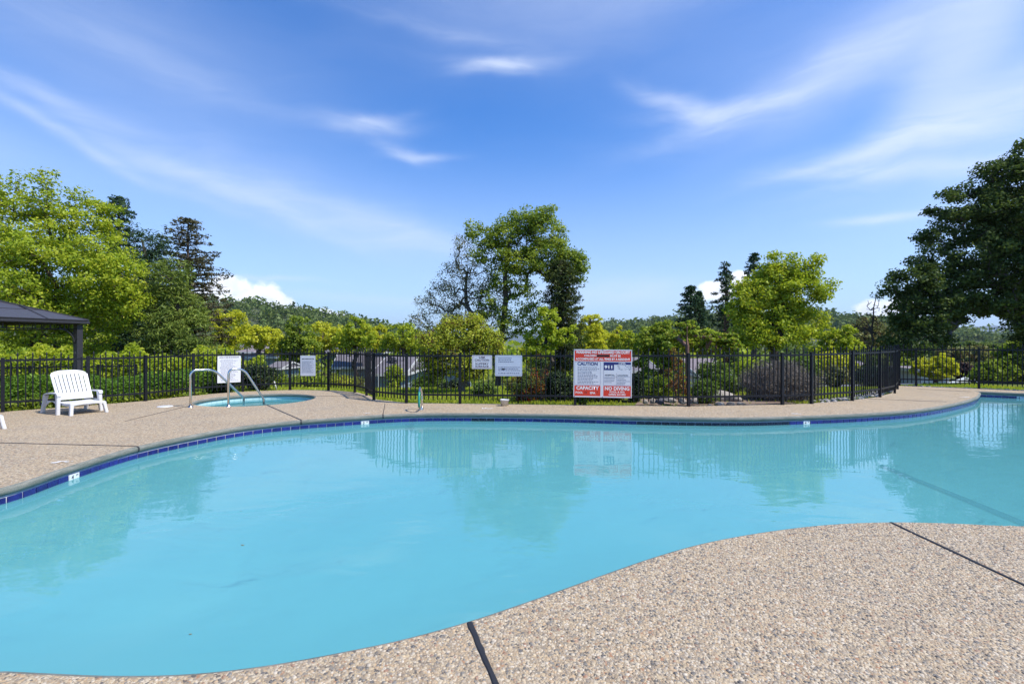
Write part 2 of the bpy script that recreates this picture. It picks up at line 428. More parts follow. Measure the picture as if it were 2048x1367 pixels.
M['rubber'] = simple('rubber_joint', (.02, .02, .022), .6, var=.3, bump=.4)
M['board'] = simple('sign_white', (.66, .66, .69), .45, var=.07)
M['board_blue'] = simple('sign_pale', (.56, .59, .66), .45, var=.07)
M['red'] = simple('sign_red', (.64, .040, .014), .5, var=.05)
M['navy'] = simple('sign_navy', (.012, .02, .14), .5, var=.05)
M['ink'] = simple('sign_ink', (.03, .035, .06), .6); M['greyink'] = simple('sign_grey_ink', (.16, .17, .24), .6)
M['black'] = simple('black_tape', (.008, .008, .008), .6); M['brownink'] = simple('sign_brown_ink', (.10, .035, .035), .6)
M['redline'] = simple('sign_border', (.30, .10, .10), .6)
M['letter_white'] = simple('letter_white', (.80, .79, .77), .5, var=.02)
M['pail'] = simple('pail_plastic', (.62, .62, .62), .5, var=.12, scale=20)
M['paint'] = simple('worn_paint', (.70, .68, .64), .7, var=.2, scale=40)
M['stone'] = simple('boulder', (.30, .265, .22), .85, var=.3, scale=7, bump=.8, bscale=25)
M['darkstone'] = simple('dark_boulder', (.07, .07, .085), .8, var=.3, scale=7, bump=.6, bscale=25)
M['cobble'] = simple('pale_cobble', (.36, .34, .31), .8, var=.25, scale=12, bump=.5, bscale=25)
M['ground'] = mat_ground()
M['mulch'] = simple('mulch', (.20, .14, .10), .95, var=.45, scale=25, bump=.9, bscale=60)
M['asphalt'] = simple('asphalt', (.16, .155, .17), .9, var=.15, scale=2)
M['stucco'] = simple('pale_stucco', (.45, .50, .50), .9, var=.05, scale=2); M['stucco_grey'] = simple('grey_siding', (.20, .25, .29), .9, var=.1, scale=2)
M['trim'] = simple('white_trim', (.50, .50, .50), .7); M['glass'] = simple('window_glass', (.03, .04, .05), .08)
M['roof'] = mat_roof('grey_shingle', (.115, .105, .12), (.19, .175, .19)); M['roof_b'] = mat_roof('pink_grey_shingle', (.17, .14, .15), (.24, .20, .205))
M['pipe'] = simple('vent_pipe', (.05, .05, .055), .6)
M['bark'] = mat_bark('brown_bark', (.035, .026, .02), (.10, .078, .06)); M['greybark'] = mat_bark('grey_bark', (.06, .052, .05), (.16, .14, .135))
M['redbark'] = mat_bark('red_bark', (.10, .05, .03), (.24, .14, .09)); M['twig'] = mat_bark('dry_twig', (.11, .085, .075), (.26, .205, .18), 30)
L = {}
L['yg'] = mat_leaf('leaf_yellow_green', (.060, .088, .008), (.145, .182, .014), (.27, .29, .025), .44)
L['lime'] = mat_leaf('leaf_lime', (.105, .125, .010), (.235, .245, .016), (.34, .33, .025), .44)
L['green'] = mat_leaf('leaf_green', (.032, .058, .010), (.096, .128, .015), (.19, .215, .026), .42)
L['mid'] = mat_leaf('leaf_mid', (.022, .042, .009), (.052, .082, .014), (.11, .145, .026), .32)
L['oak'] = mat_leaf('leaf_oak', (.013, .022, .008), (.031, .049, .014), (.070, .092, .023), .32, .03)
L['oak_tip'] = mat_leaf('leaf_oak_tip', (.03, .05, .012), (.06, .09, .02), (.11, .14, .035), .25)
L['needle'] = mat_leaf('needle_dark', (0.0080, 0.0160, 0.0080), (0.0160, 0.0320, 0.0144), (0.0360, 0.0560, 0.0224), .15)
L['pine'] = mat_leaf('needle_pine', (.028, .044, .010), (.064, .088, .016), (.14, .165, .030), .26)
L['brown'] = mat_leaf('needle_brown', (.012, .013, .007), (.030, .029, .014), (.062, .055, .027), .18)
L['olive'] = mat_leaf('leaf_olive', (.045, .055, .02), (.10, .105, .04), (.17, .17, .07), .3, accent=(.14, .09, .05), af=.3)
L['maple'] = mat_leaf('leaf_maple', (.05, .08, .010), (.12, .16, .018), (.25, .27, .03), .4, accent=(.18, .10, .025), af=.12)
L['russet'] = mat_leaf('leaf_russet', (.08, .10, .012), (.17, .19, .020), (.28, .29, .03), .42, accent=(.13, .065, .035), af=.16)
L['red'] = mat_leaf('leaf_red', (.018, .035, .010), (.035, .055, .014), (.06, .09, .02), .25, accent=(.24, .035, .012), af=.42)
L['redtree'] = mat_leaf('leaf_copper', (.045, .022, .010), (.085, .038, .016), (.12, .10, .02), .3)
L['dark'] = mat_leaf('leaf_dark', (0.0064, 0.0112, 0.0064), (0.0128, 0.0224, 0.0096), (0.0288, 0.0400, 0.0160), .15)
L['purple'] = mat_leaf('leaf_purple', (0.0144, 0.0088, 0.0112), (0.0280, 0.0160, 0.0176), (0.0480, 0.0320, 0.0240), .15)
L['hedge'] = mat_leaf('leaf_hedge', (.022, .048, .007), (.052, .098, .012), (.11, .17, .02), .32)
L['lav'] = mat_leaf('leaf_lavender', (.040, .034, .030), (.080, .069, .060), (.128, .113, .10), .1)
L['far'] = mat_leaf('leaf_far', (.026, .042, .012), (.050, .070, .020), (.085, .105, .032), .25)
L['column'] = mat_leaf('needle_olive', (.010, .016, .006), (.022, .034, .010), (.060, .068, .018), .2, accent=(.07, .06, .02), af=.2)
L['grass'] = mat_leaf('grass_blade', (.075, .105, .010), (.15, .18, .018), (.26, .28, .035), .4)

# ------------------------------------------------------------------ pool outline (deck edge), counter-clockwise seen from above
WZ = -0.160
near_px = [(0,1344),(100,1349),(200,1353),(330,1352),(420,1346),(520,1334),(600,1321),(700,1302),(800,1281),(937,1244),(1074,1198),(1226,1143.5),(1318,1112),(1409,1086.5),(1531,1064),(1659,1049),(1781,1044),(1897,1046),(2048,1052)]
far_px = [(1957,787),(1951,793),(1919,803),(1839,817),(1740,825),(1609,830.7),(1465,834),(1280,831.5),(1148,828),(987,825.6),(844,825.6),(765,828.5),(680,834),(601,839.5),(500,849.5),(410,864),(273,892),(133,933),(0,975)]
near_w = [G(*p) for p in near_px]; far_w = [G(*p) for p in far_px]
right_w = [Vector((4.9,3.75,0)),Vector((6.8,3.9,0)),Vector((9.5,5.0,0)),Vector((13,7.6,0)),Vector((15.2,10.6,0)),Vector((15.3,12.2,0)),G(2048,785.5)+Vector((.6,-.45,0)),G(2048,785.5)]
left_w = [Vector((-5.3,3.9,0)),Vector((-5.0,3.0,0)),Vector((-4.1,2.25,0)),Vector((-3.1,1.98,0))]
corner = [G(1946.5,781.4)]
curve_a = catmull(near_w+right_w+corner, 8)                       # near edge and right end up to the inside corner
curve_b = catmull([G(1946.5,781.4), G(1957.5,783.8)]+far_w+left_w+[near_w[0]], 8)
outline = resample(curve_a[:-1]+curve_b[:-1], 0.075)
POOL = [tuple(p) for p in outline]
spa_c = np.array([-6.22, 11.80]); spa_r = 1.33
SPA = [(spa_c[0]+spa_r*math.cos(2*PI*i/96), spa_c[1]+spa_r*math.sin(2*PI*i/96)) for i in range(96)]

# ------------------------------------------------------------------ fence lines
def gl(seq): return [G(*p) for p in seq]
RUN1 = gl([(-330,855),(-130,838),(5.5,823.6),(176,811),(290.8,801.7),(387,790.4),(486,783),(580,779.6),(657,780.3),(709.6,784.5),(733,790.7),(748,799)])
RUN2 = gl([(748,799),(813,806),(920,807),(1150,810),(1377,812.3),(1564.6,809),(1623,807),(1704.7,801),(1760,794),(1789.4,786),(1795,778),(1798,771)])
RUN3 = gl([(1798,771),(1832,771.7),(1957.7,776.3),(2075,781),(2200,787)])

# ------------------------------------------------------------------ deck
fl = RUN1+RUN2[1:]+RUN3[1:]
fl2 = np.array([(p.x, p.y) for p in fl])
t_ = np.gradient(fl2, axis=0); t_ /= np.linalg.norm(t_, axis=1)[:, None]
fout = fl2+np.stack([-t_[:, 1], t_[:, 0]], 1)*0.07
DECK = [tuple(p) for p in fout]+[(22, 12), (24, -7), (-16, -7), (-16, 7)]
me = fill_mesh('pool_deck', [DECK, POOL, SPA], 0.0)
deck = tag(mesh_obj('pool_deck', me, M['deck']), 'tan pebbled exposed aggregate deck around the pool', kind='structure')
def skirt(name, loop, prof, mat, parent, kind=None, closed=True, sign=1):
    """sweep a profile of (distance towards the water, z) round a loop"""
    A = np.array(loop); rings = [np.column_stack([offset_loop(A, sign*d), np.full(len(A), z)]) for d, z in prof]
    n, k = len(A), len(prof); V = np.concatenate(rings)
    i = np.arange(n); j = (i+1) % n
    Fc = np.concatenate([np.stack([r*n+i, r*n+j, (r+1)*n+j, (r+1)*n+i], 1) for r in range(k-1)])
    me = np_mesh(name, V, Fc, True); o = mesh_obj(name, me, mat, parent)
    if kind: o['kind'] = kind
    return o
cop = [(0,0),(.012,-.003),(.024,-.010),(.032,-.024),(.034,-.042),(.030,-.062),(.019,-.076),(-.002,-.082)]
coping = skirt('pool_coping', POOL, cop, M['coping'], None, 'structure')
pool = skirt('pool_wall', POOL, [(-.002,-.082),(.0,-.197),(.002,-.33),(.03,-.385),(.09,-.42)], [M['plaster']], None, 'structure')
pool['label'] = 'pale blue plaster wall of the free-form pool'
skirt('grout_band', POOL, [(-.004,-.0805),(.002,-.0825),(.002,-.170)], M['grout'], pool)
# floor: one sheet whose depth follows the distance from the wall
gx = np.linspace(-6.4, 16.6, 150); gy = np.linspace(1.4, 14.6, 96); XX, YY = np.meshgrid(gx, gy)
ins = in_poly(XX, YY, POOL); dd = poly_dist(XX, YY, POOL)*np.where(ins, 1, -1)
def floor_z(d): t = np.clip((d-.05)/2.4, 0, 1); return -.40-.62*t*t*(3-2*t)
ZZ = floor_z(dd); V = np.stack([XX.ravel(), YY.ravel(), ZZ.ravel()], 1)
ny, nx = XX.shape; ii = (np.arange(ny-1)[:, None]*nx+np.arange(nx-1)[None]).ravel()
keep = (dd.ravel()[ii] > -.4)
Fq = np.stack([ii, ii+1, ii+nx+1, ii+nx], 1)[keep]
me = np_mesh('pool_floor', V, Fq, True); tag(mesh_obj('pool_floor', me, M['plaster']), kind='structure')
wl = offset_loop(np.array(POOL), -0.012)
me = fill_mesh('water', [[tuple(p) for p in wl]], WZ)
water = tag(mesh_obj('water', me, M['water']), 'turquoise pool water with sky and fence reflections', kind='structure')
# dark stripe across the floor at the right
sp_ = []
for t in np.linspace(0, 1.3, 24):
    z_ = -.95
    for _ in range(25): p = G(1762+286*t, 930+118*t, z_); d = poly_dist(np.array([p.x]), np.array([p.y]), POOL)[0]; z_ = .6*z_+.4*float(floor_z(d))
    sp_.append(Vector((p.x, p.y, float(floor_z(d))+.012)))
bm = bmesh.new(); pv = None
for i, p in enumerate(sp_):
    t = (sp_[min(i+1, 23)]-sp_[max(i-1, 0)]); nrm = Vector((-t.y, t.x, 0)).normalized()*.085
    c = (bm.verts.new(p-nrm), bm.verts.new(p+nrm))
    if pv: bm.faces.new((pv[0], c[0], c[1], pv[1]))
    pv = c
mesh_obj('floor_stripe', bm_mesh('floor_stripe', bm), M['stripe'], pool)
# round underwater fitting on the left, recessed footholds under the grab rail
dc = G(145, 978, -.46)
bm = bmesh.new(); tube(bm, [Vector((dc.x+.13*math.cos(a), dc.y+.13*math.sin(a), -.455)) for a in np.linspace(0, 2*PI, 25)], .022, 6, False)
bmesh.ops.create_circle(bm, cap_ends=True, segments=24, radius=.12, matrix=Matrix.Translation((dc.x, dc.y, -.452)))
mesh_obj('underwater_fitting', bm_mesh('underwater_fitting', bm), M['stripe'], pool)
for py in (843.5, 849.5):
    a = G(792, py, WZ); zt = -.205 if py < 846 else -.275
    bm = bmesh.new(); A0 = G(790, 826); B0 = G(829, 825.6)
    add_box(bm, (A0.x, min(A0.y, B0.y)-.035, zt-.022), (B0.x, min(A0.y, B0.y)+.02, zt)); mesh_obj('foothold', bm_mesh('foothold', bm), M['stripe'], pool)

# ------------------------------------------------------------------ waterline tiles, each its own piece
tiles = resample([Vector((p[0], p[1], 0)) for p in POOL], .152); nt = len(tiles)
tan = np.roll(tiles, -1, 0)-np.roll(tiles, 1, 0); tan /= np.linalg.norm(tan, axis=1)[:, None]
mid = (tiles+np.roll(tiles, -1, 0))/2; seg = np.roll(tiles, -1, 0)-tiles; segl = np.linalg.norm(seg, axis=1)
TL = float(np.median(segl))
tile_me = box_mesh('waterline_tile', (-TL/2+.0055, -.006, -.032), (TL/2-.0055, .006, .032), .0025)
tile_me.materials.append(M['tile'])
dark_me = tile_me.copy(); dark_me.materials.clear(); dark_me.materials.append(M['darktile'])
wt_me = tile_me.copy(); wt_me.materials.clear(); wt_me.materials.append(M['white_tile'])
def text_mesh(s, size, off=0.0, align='CENTER', sx=1.0):
    cu = bpy.data.curves.new('txt', 'FONT'); cu.body = s; cu.size = size; cu.offset = off*size; cu.align_x = align
    cu.align_y = 'CENTER'; cu.resolution_u = 2; cu.extrude = 0.0
    o = bpy.data.objects.new('txt', cu); COL.objects.link(o)
    dg = bpy.context.evaluated_depsgraph_get(); me = bpy.data.meshes.new_from_object(o.evaluated_get(dg))
    bpy.data.objects.remove(o); bpy.data.curves.remove(cu)
    if sx != 1.0:
        for v in me.vertices: v.co.x *= sx
    return me
def ang_of(px): return math.atan2(px-CX, F)
tile_cnt = 0
marks = {(133+6): ('4', 'FT'), 728: ('3', 'FT'), 1607: ('4', 'FT'), 2040: ('4', 'FT')}
fr_ok = lambda x, y: y > 1.5 and abs(x/y) < 1.30
best = {}
for k in marks:
    tgt = k; cand = None
    for i in range(nt):
        x, y = mid[i]
        if y < 4.0 or not fr_ok(x, y): continue
        p = CX+F*x/y
        if 30 < p < 2100 and y < 9.0 and False: continue
        nrm = np.array([-seg[i][1], seg[i][0]])
        if nrm @ (-mid[i]) < 0: continue       # faces away
        e = abs(p-tgt)
        if cand is None or e < cand[0]: cand = (e, i)
    best[cand[1]] = marks[k]
for i in range(nt):
    x, y = mid[i]
    if not fr_ok(x, y): continue
    nrm = np.array([-seg[i][1], seg[i][0]]); nrm /= np.linalg.norm(nrm)
    if nrm @ (-mid[i]) < -.2 : continue         # the near wall hides its own tiles
    p = CX+F*x/y
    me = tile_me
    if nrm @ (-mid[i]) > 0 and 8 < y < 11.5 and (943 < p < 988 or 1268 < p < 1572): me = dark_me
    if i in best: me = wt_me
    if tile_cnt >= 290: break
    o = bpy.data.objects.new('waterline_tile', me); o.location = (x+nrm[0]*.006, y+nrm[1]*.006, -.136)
    o.rotation_euler = (R(rnd.uniform(-.6, .6)), 0, math.atan2(seg[i][1], seg[i][0])+R(rnd.uniform(-.5, .5))); o.scale = (segl[i]/TL, 1, 1)
    link(o, pool); tile_cnt += 1
    if me is wt_me:
        o.name = 'depth_marker_tile'; a, b = best[i]
        for s, sz, xx, zz in ((a, .062, -.026, -.002), (b, .030, .040, .010)):
            tm = text_mesh(s, sz, .03)
            for v in tm.vertices: v.co = Vector((-v.co.x-xx+.0, .0068, v.co.y+zz))
            for v in tm.vertices: v.co.x = v.co.x
            t = mesh_obj('depth_number', tm, M['ink'], o)
# ------------------------------------------------------------------ spa
SP = [p for p in SPA]
skirt('spa_coping', SP, cop, M['coping'], None, 'structure')
spa = skirt('spa_wall', SP, [(-.002,-.082),(.0,-.197),(.002,-.36),(.05,-.45),(.3,-.50),(1.30,-.52)], M['plaster'], None, 'structure')
me = fill_mesh('spa_water', [[tuple(p) for p in offset_loop(np.array(SP), -.012)]], -.145)
tag(mesh_obj('spa_water', me, M['water']), kind='structure')
sl = 2*PI*spa_r/56
st_me = box_mesh('spa_tile', (-sl/2+.004, -.005, -.022), (sl/2-.004, .005, .022), .002); st_me.materials.append(M['plaster'])
for i in range(56):
    a = 2*PI*(i+.5)/56
    if math.sin(a) < -.1: continue
    o = link(bpy.data.objects.new('spa_tile', st_me), spa); o.location = (spa_c[0]+(spa_r-.004)*math.cos(a), spa_c[1]+(spa_r-.004)*math.sin(a), -.125); o.rotation_euler = (0, 0, a+PI/2)

# ------------------------------------------------------------------ deck joints (rubber strips between the slabs)
def joint(a, b, wdt, drop=False, wob=.25):
    a, b = Vector(a), Vector(b); n = 14; d = (b-a); nr = Vector((-d.y, d.x, 0)).normalized(); bm = bmesh.new(); prev = None
    for i in range(n+1):
        p = a+d*(i/n); l = wdt/2*(1+rnd.uniform(-wob, wob)); r = wdt/2*(1+rnd.uniform(-wob, wob))
        c = [bm.verts.new(p-nr*l+Vector((0, 0, .001))), bm.verts.new(p-nr*l*.6+Vector((0, 0, .006))), bm.verts.new(p+nr*r*.6+Vector((0, 0, .006))), bm.verts.new(p+nr*r+Vector((0, 0, .001)))]
        if prev:
            for k in range(3): bm.faces.new((prev[k], prev[k+1], c[k+1], c[k]))
        prev = c
    if drop:       # runs on over the rounded edge
        e = a-d.normalized()
        u = -d.normalized()
        for (o_, z) in ((.038, -.03), (.041, -.05), (.036, -.078), (.02, -.098)):
            pass
    mesh_obj('expansion_joint', bm_mesh('expansion_joint', bm), M['rubber'], deck)
joint(G(938,1244.5), G(1015,1420), .030); joint(G(1782,1044.5), G(2140,1213), .026)
joint(G(273,892), G(-90,883), .022); joint(G(602,839.5), G(527,806.5), .030)
joint(G(766,828.5), G(770,807), .012); joint(G(1893,803.5), G(1735,797), .022)
joint(G(1944,783), G(1835,777.5), .02); joint(G(614,791), G(700,792.5), .012); joint(G(388,809), G(250,842), .012)
for (px, py, q) in ((273,892,G(-90,883)), (602,839.5,G(527,806.5)), (766,828.5,G(770,807))):
    a = G(px, py); u = (a-q).normalized()
    # the notch runs down the face of the coping, square to the edge
    i = int(np.argmin(np.hypot(outline[:, 0]-a.x, outline[:, 1]-a.y))); tt = outline[(i+1) % len(outline)]-outline[i-1]; tt /= np.linalg.norm(tt)
    nrm = Vector((-tt[1], tt[0], 0)); tg = Vector((tt[0], tt[1], 0)); bm = bmesh.new(); prev = None
    for d_, z in ((-.02,.004),(.008,.002),(.027,-.009),(.036,-.024),(.038,-.042),(.034,-.062),(.023,-.078)):
        c = (bm.verts.new(a+nrm*d_+Vector((0,0,z))-tg*.012), bm.verts.new(a+nrm*d_+Vector((0,0,z))+tg*.012))
        if prev: bm.faces.new((prev[0], prev[1], c[1], c[0]))
        prev = c
    mesh_obj('expansion_joint', bm_mesh('expansion_joint', bm), M['rubber'], deck)
# worn painted depth marks and round lids let into the deck
def worn_mark(px, py, wpx, hpx):
    bm = bmesh.new(); c = G(px, py); sx = wpx/(py-CY)*H/2
    a = G(px, py-hpx/2); b = G(px, py+hpx/2); sy = (a.y-b.y)/2
    for k in range(16):
        x = rnd.uniform(-1, 1)*sx*.9; y = rnd.uniform(-1, 1)*sy*.8; r = rnd.uniform(.08, .22)
        pts = [bm.verts.new((c.x+x+math.cos(t)*sx*r*rnd.uniform(.7, 1.3), c.y+y+math.sin(t)*sy*r*2*rnd.uniform(.7, 1.3), .004+.0002*k)) for t in np.linspace(0, 2*PI, 8)[:-1]]
        bm.faces.new(pts)
    mesh_obj('painted_mark', bm_mesh('painted_mark', bm), M['paint'], deck)
worn_mark(125, 924, 40, 5); worn_mark(734, 826, 16, 1.6); worn_mark(1592, 827.5, 20, 2); worn_mark(1931, 794, 20, 1.6); worn_mark(975, 816.5, 24, 2.2)
def lid(px, py, r):
    c = G(px, py); bm = bmesh.new()
    bmesh.ops.create_cone(bm, cap_ends=True, segments=28, radius1=r, radius2=r*.94, depth=.012, matrix=Matrix.Translation((c.x, c.y, .006)))
    return tag(mesh_obj('skimmer_lid', bm_mesh('skimmer_lid', bm), M['resin']), 'flat round white lid in the deck left of the spa handrails', 'lid')
lid(330, 812.5, .15)

# loose rounded stones of the exposed aggregate where they show large
near_poly = [(p.x, p.y) for p in catmull(near_w, 6)]+[(4.9, 3.62), (5.2, 1.2), (-2.6, 1.2)]
nrg = np.random.default_rng(3)
g_ = .0158; X_, Y_ = np.meshgrid(np.arange(-2.3, 4.6, g_), np.arange(1.75, 3.80, g_*.9)); X_[::2] += g_/2
X_ = (X_+nrg.uniform(-.36, .36, X_.shape)*g_).ravel(); Y_ = (Y_+nrg.uniform(-.36, .36, Y_.shape)*g_).ravel()
ok = (np.abs(X_) < Y_*1.10+.06) & (Y_ > 1.85)
X_, Y_ = X_[ok], Y_[ok]
ok = ~in_poly(X_, Y_, POOL) & (poly_dist(X_, Y_, near_poly, False) > .006)
for a, b, wd in ((G(938,1244.5), G(1015,1420), .020), (G(1782,1044.5), G(2140,1213), .017)):
    ex, ey = b.x-a.x, b.y-a.y; Ls = math.hypot(ex, ey); ok &= np.abs((X_-a.x)*ey-(Y_-a.y)*ex)/Ls > wd
X_, Y_ = X_[ok], Y_[ok]; N_ = len(X_)
a5 = np.linspace(0, 2*PI, 6)[:-1]
unit = np.array([(math.cos(a), math.sin(a), 0.0) for a in a5]+[(.72*math.cos(a+.3), .72*math.sin(a+.3), .62) for a in a5]+[(0.05, 0, .92)])
fq = np.array([(i, (i+1) % 5, 5+(i+1) % 5, 5+i) for i in range(5)]); ft = np.array([(5+i, 5+(i+1) % 5, 10) for i in range(5)])
rx = nrg.lognormal(-4.83, .27, N_).clip(.0042, .014); ry = rx*nrg.uniform(.62, .98, N_); rz = rx*nrg.uniform(.28, .55, N_); th = nrg.uniform(0, PI, N_)
U = unit[None]*np.stack([rx, ry, rz], 1)[:, None]*(1+nrg.uniform(-.16, .16, (N_, 11, 1)))
ct, st = np.cos(th)[:, None], np.sin(th)[:, None]
V = np.stack([U[..., 0]*ct-U[..., 1]*st+X_[:, None], U[..., 0]*st+U[..., 1]*ct+Y_[:, None], U[..., 2]-.0006], 2).reshape(-1, 3)
o_ = (np.arange(N_)*11)[:, None, None]
me = np_mesh('deck_pebbles', V, [(fq[None]+o_).reshape(-1, 4), (ft[None]+o_).reshape(-1, 3)], True)
tag(mesh_obj('deck_pebbles', me, M['pebble']), 'small rounded stones bedded in the near deck', kind='stuff')
print('pebbles', N_)

# ------------------------------------------------------------------ land
DK = [tuple(p) for p in DECK]
def sstep(t): t = np.clip(t, 0, 1); return t*t*(3-2*t)
def gz(x, y):
    x = np.asarray(x, float); y = np.asarray(y, float)
    wl_ = 1-.62*sstep((-x-5-.15*y)/6)-.55*sstep((x-7-.2*y)/6)
    z = -.05-.03*np.clip(y-12, 0, 4)-4.3*wl_*sstep((y-15)/26)
    z = z-(2.3)*sstep((y-40)/60)*1.0
    z = np.where(y > 0, z, -.05)
    return z+.05*np.sin(x*.7+1.3*np.sin(y*.45))*sstep((y-14)/6)
def gz1(x, y): return float(gz(np.array([x]), np.array([y]))[0])
def axis(lo, hi, step, far):
    a = np.arange(lo, hi+step/2, step); out = [hi]; s = step
    while out[-1] < far: s *= 1.35; out.append(out[-1]+s)
    out2 = [lo]; s = step
    while out2[-1] > -far: s *= 1.35; out2.append(out2[-1]-s)
    return np.concatenate((out2[:0:-1], a, out[1:]))
ax = axis(-17, 21, .4, 9000); ay = axis(6, 24, .4, 9000); XX, YY = np.meshgrid(ax, ay)
ins = in_poly(XX, YY, DK); dd = poly_dist(XX, YY, DK)
ZZ = np.where(ins & (dd > .9), -2.6, gz(XX, YY)-.0)
V = np.stack([XX.ravel(), YY.ravel(), ZZ.ravel()], 1); ny, nx = XX.shape
ii = (np.arange(ny-1)[:, None]*nx+np.arange(nx-1)[None]).ravel()
me = np_mesh('ground', V, np.stack([ii, ii+1, ii+nx+1, ii+nx], 1), True)
tag(mesh_obj('ground', me, M['ground']), 'green lawn sloping away outside the fence', kind='structure')
def patch(name, px_poly, mat, lift, n=10):
    """a sheet following the ground inside a polygon of world points"""
    pts = [(p.x, p.y) for p in px_poly]; bm = bmesh.new()
    vs = [bm.verts.new((x, y, 0)) for x, y in pts]; f = bm.faces.new(vs)
    bmesh.ops.triangulate(bm, faces=[f])
    for _ in range(4): bmesh.ops.subdivide_edges(bm, edges=[e for e in bm.edges if e.calc_length() > .8], cuts=1)
    bmesh.ops.triangulate(bm, faces=bm.faces)
    for v in bm.verts: v.co.z = gz1(v.co.x, v.co.y)+lift
    return tag(mesh_obj(name, bm_mesh(name, bm, True), mat), kind='structure')
patch('mulch_bed', [G(1270,810.5,-.05), G(1480,811,-.05), G(1640,805,-.05), G(1600,792,-.08), G(1480,788,-.1), G(1290,790,-.1)], M['mulch'], .012)
patch('road', [Vector((11,21,0)), Vector((24,19.5,0)), Vector((46,34,0)), Vector((44,40,0)), Vector((20,27,0)), Vector((16,31,0)), Vector((12.5,31,0))], M['asphalt'], .03)

# ------------------------------------------------------------------ hills
def ridge(name, prof, Y0, depth, base_z, seed, label, matk):
    """a wooded ridge: crest heights read along its length, sloping down to the front and back"""
    r_ = np.random.default_rng(seed)
    pxs = np.linspace(prof[0][0], prof[-1][0], 90); pys = np.interp(pxs, [p[0] for p in prof], [p[1] for p in prof])
    xs = (pxs-CX)/F*Y0; zc = H+(CY-pys)/F*Y0
    s = np.linspace(-1, 1, 25); V = []
    for k, t in enumerate(s):
        fall = (1-abs(t)**1.4)
        z = base_z+(zc-base_z)*fall; y = Y0+t*depth
        V.append(np.stack([xs*(1+t*.12), np.full_like(xs, y), z+np.sin(xs/Y0*60+t*9+seed)*Y0*.004*(1-abs(t))*(t != 0)], 1))
    V = np.concatenate(V); nx = 90; ii = (np.arange(24)[:, None]*nx+np.arange(nx-1)[None]).ravel()
    me = np_mesh(name, V, np.stack([ii, ii+1, ii+nx+1, ii+nx], 1), True)
    tag(mesh_obj(name, me, matk), label, kind='structure'); return V.reshape(25, nx, 3)
def leaf_quads(C, Nrm, ln, wd, rg):
    n = len(C); a = rg.normal(size=(n, 3)); a -= Nrm*(a*Nrm).sum(1)[:, None]; a /= np.linalg.norm(a, axis=1)[:, None]+1e-9
    b = np.cross(Nrm, a); ln = np.asarray(ln).reshape(-1, 1)*np.ones((n, 1)); wd = np.asarray(wd).reshape(-1, 1)*np.ones((n, 1))
    fold = Nrm*wd*.25
    V = np.stack([C-a*ln*.5, C+b*wd*.5+fold, C+a*ln*.5, C-b*wd*.5+fold], 1).reshape(-1, 3)
    return V, np.arange(n*4).reshape(n, 4)
def wood(name, grid, per, size, rows, mat, seed, label):
    rg = np.random.default_rng(seed); Cs = []; sz = []
    for _ in range(per):
        i = rg.integers(rows[0], rows[1]); j = rg.integers(0, grid.shape[1]-1); f1, f2 = rg.random(2)
        p = grid[i, j]*(1-f1)*(1-f2)+grid[i+1, j]*f1*(1-f2)+grid[i, j+1]*(1-f1)*f2+grid[i+1, j+1]*f1*f2
        s = size*float(np.clip(rg.lognormal(-.15, .42), .4, 2.2)); tall = rg.uniform(.8, 1.4); k = 30
        q = rg.normal(size=(k, 3)); q /= np.linalg.norm(q, axis=1)[:, None]; q *= rg.uniform(.5, 1, (k, 1)); q *= [s*.5, s*.5, s*.5*tall]
        Cs.append(p+q+[0, 0, s*.45*tall]); sz.append(np.full(k, s*.26))
    Cs = np.concatenate(Cs); sz = np.concatenate(sz); nr = rg.normal(size=Cs.shape)+[0, -.2, .7]; nr /= np.linalg.norm(nr, axis=1)[:, None]
    V, Fq = leaf_quads(Cs, nr, sz*rg.uniform(.7, 1.3, len(sz)), sz*rg.uniform(.6, 1.1, len(sz)), rg)
    tag(mesh_obj(name, np_mesh(name, V, Fq), mat), label, kind='stuff')
M['hill'] = simple('hill_soil', (.07, .085, .035), .95, var=.4, scale=.02)
M['mountain'] = simple('mountain', (.07, .09, .07), .95, var=.25, scale=.004)
g1 = ridge('hill', [(-500,640),(0,622),(250,612),(430,608),(520,616),(600,626),(690,641),(745,655),(830,672),(900,690)], 420, 190, -9, 2, 'wooded hill rising behind the trees at the left', M['hill'])
wood('hillside_trees', g1, 4200, 5.2, (3, 13), L['far'], 5, 'far-off wood covering the left hill')
g2 = ridge('hill', [(1080,700),(1150,668),(1205,660),(1290,652),(1340,645),(1420,640),(1600,637),(1690,644),(1790,655),(1850,668),(1900,690)], 560, 200, -9, 4, 'wooded ridge behind the tall conifers', M['hill'])
wood('hillside_trees', g2, 4200, 6.2, (3, 13), L['far'], 6, 'far-off wood covering the middle ridge')
g3 = ridge('hill', [(1700,700),(1850,684),(1930,678),(2048,683),(2300,676),(2600,690)], 700, 240, -9, 6, 'low green ridge below the blue mountain', M['hill'])
wood('hillside_trees', g3, 2600, 7.0, (3, 13), L['far'], 8, 'far-off wood on the low right ridge')
ridge('mountain', [(700,676),(800,668),(1100,664),(1300,668),(1700,672),(1850,664),(1905,660),(1950,653),(1990,651),(2030,655),(2090,664),(2400,668),(2800,690)], 6500, 1500, -10, 9, 'distant blue mountain', M['mountain'])
hz, n, out = material('haze_air')
pv = n.new('ShaderNodeVolumePrincipled'); pv.inputs['Color'].default_value = C3(.62, .76, 1.0); pv.inputs['Density'].default_value = 0.85e-4; pv.inputs['Anisotropy'].default_value = .2
n.l.new(pv.outputs[0], out.inputs['Volume'])
me = box_mesh('haze', (-9600, -9400, -75), (9600, 9600, 420)); tag(mesh_obj('haze', me, hz), 'pale blue air over the valley', kind='stuff')

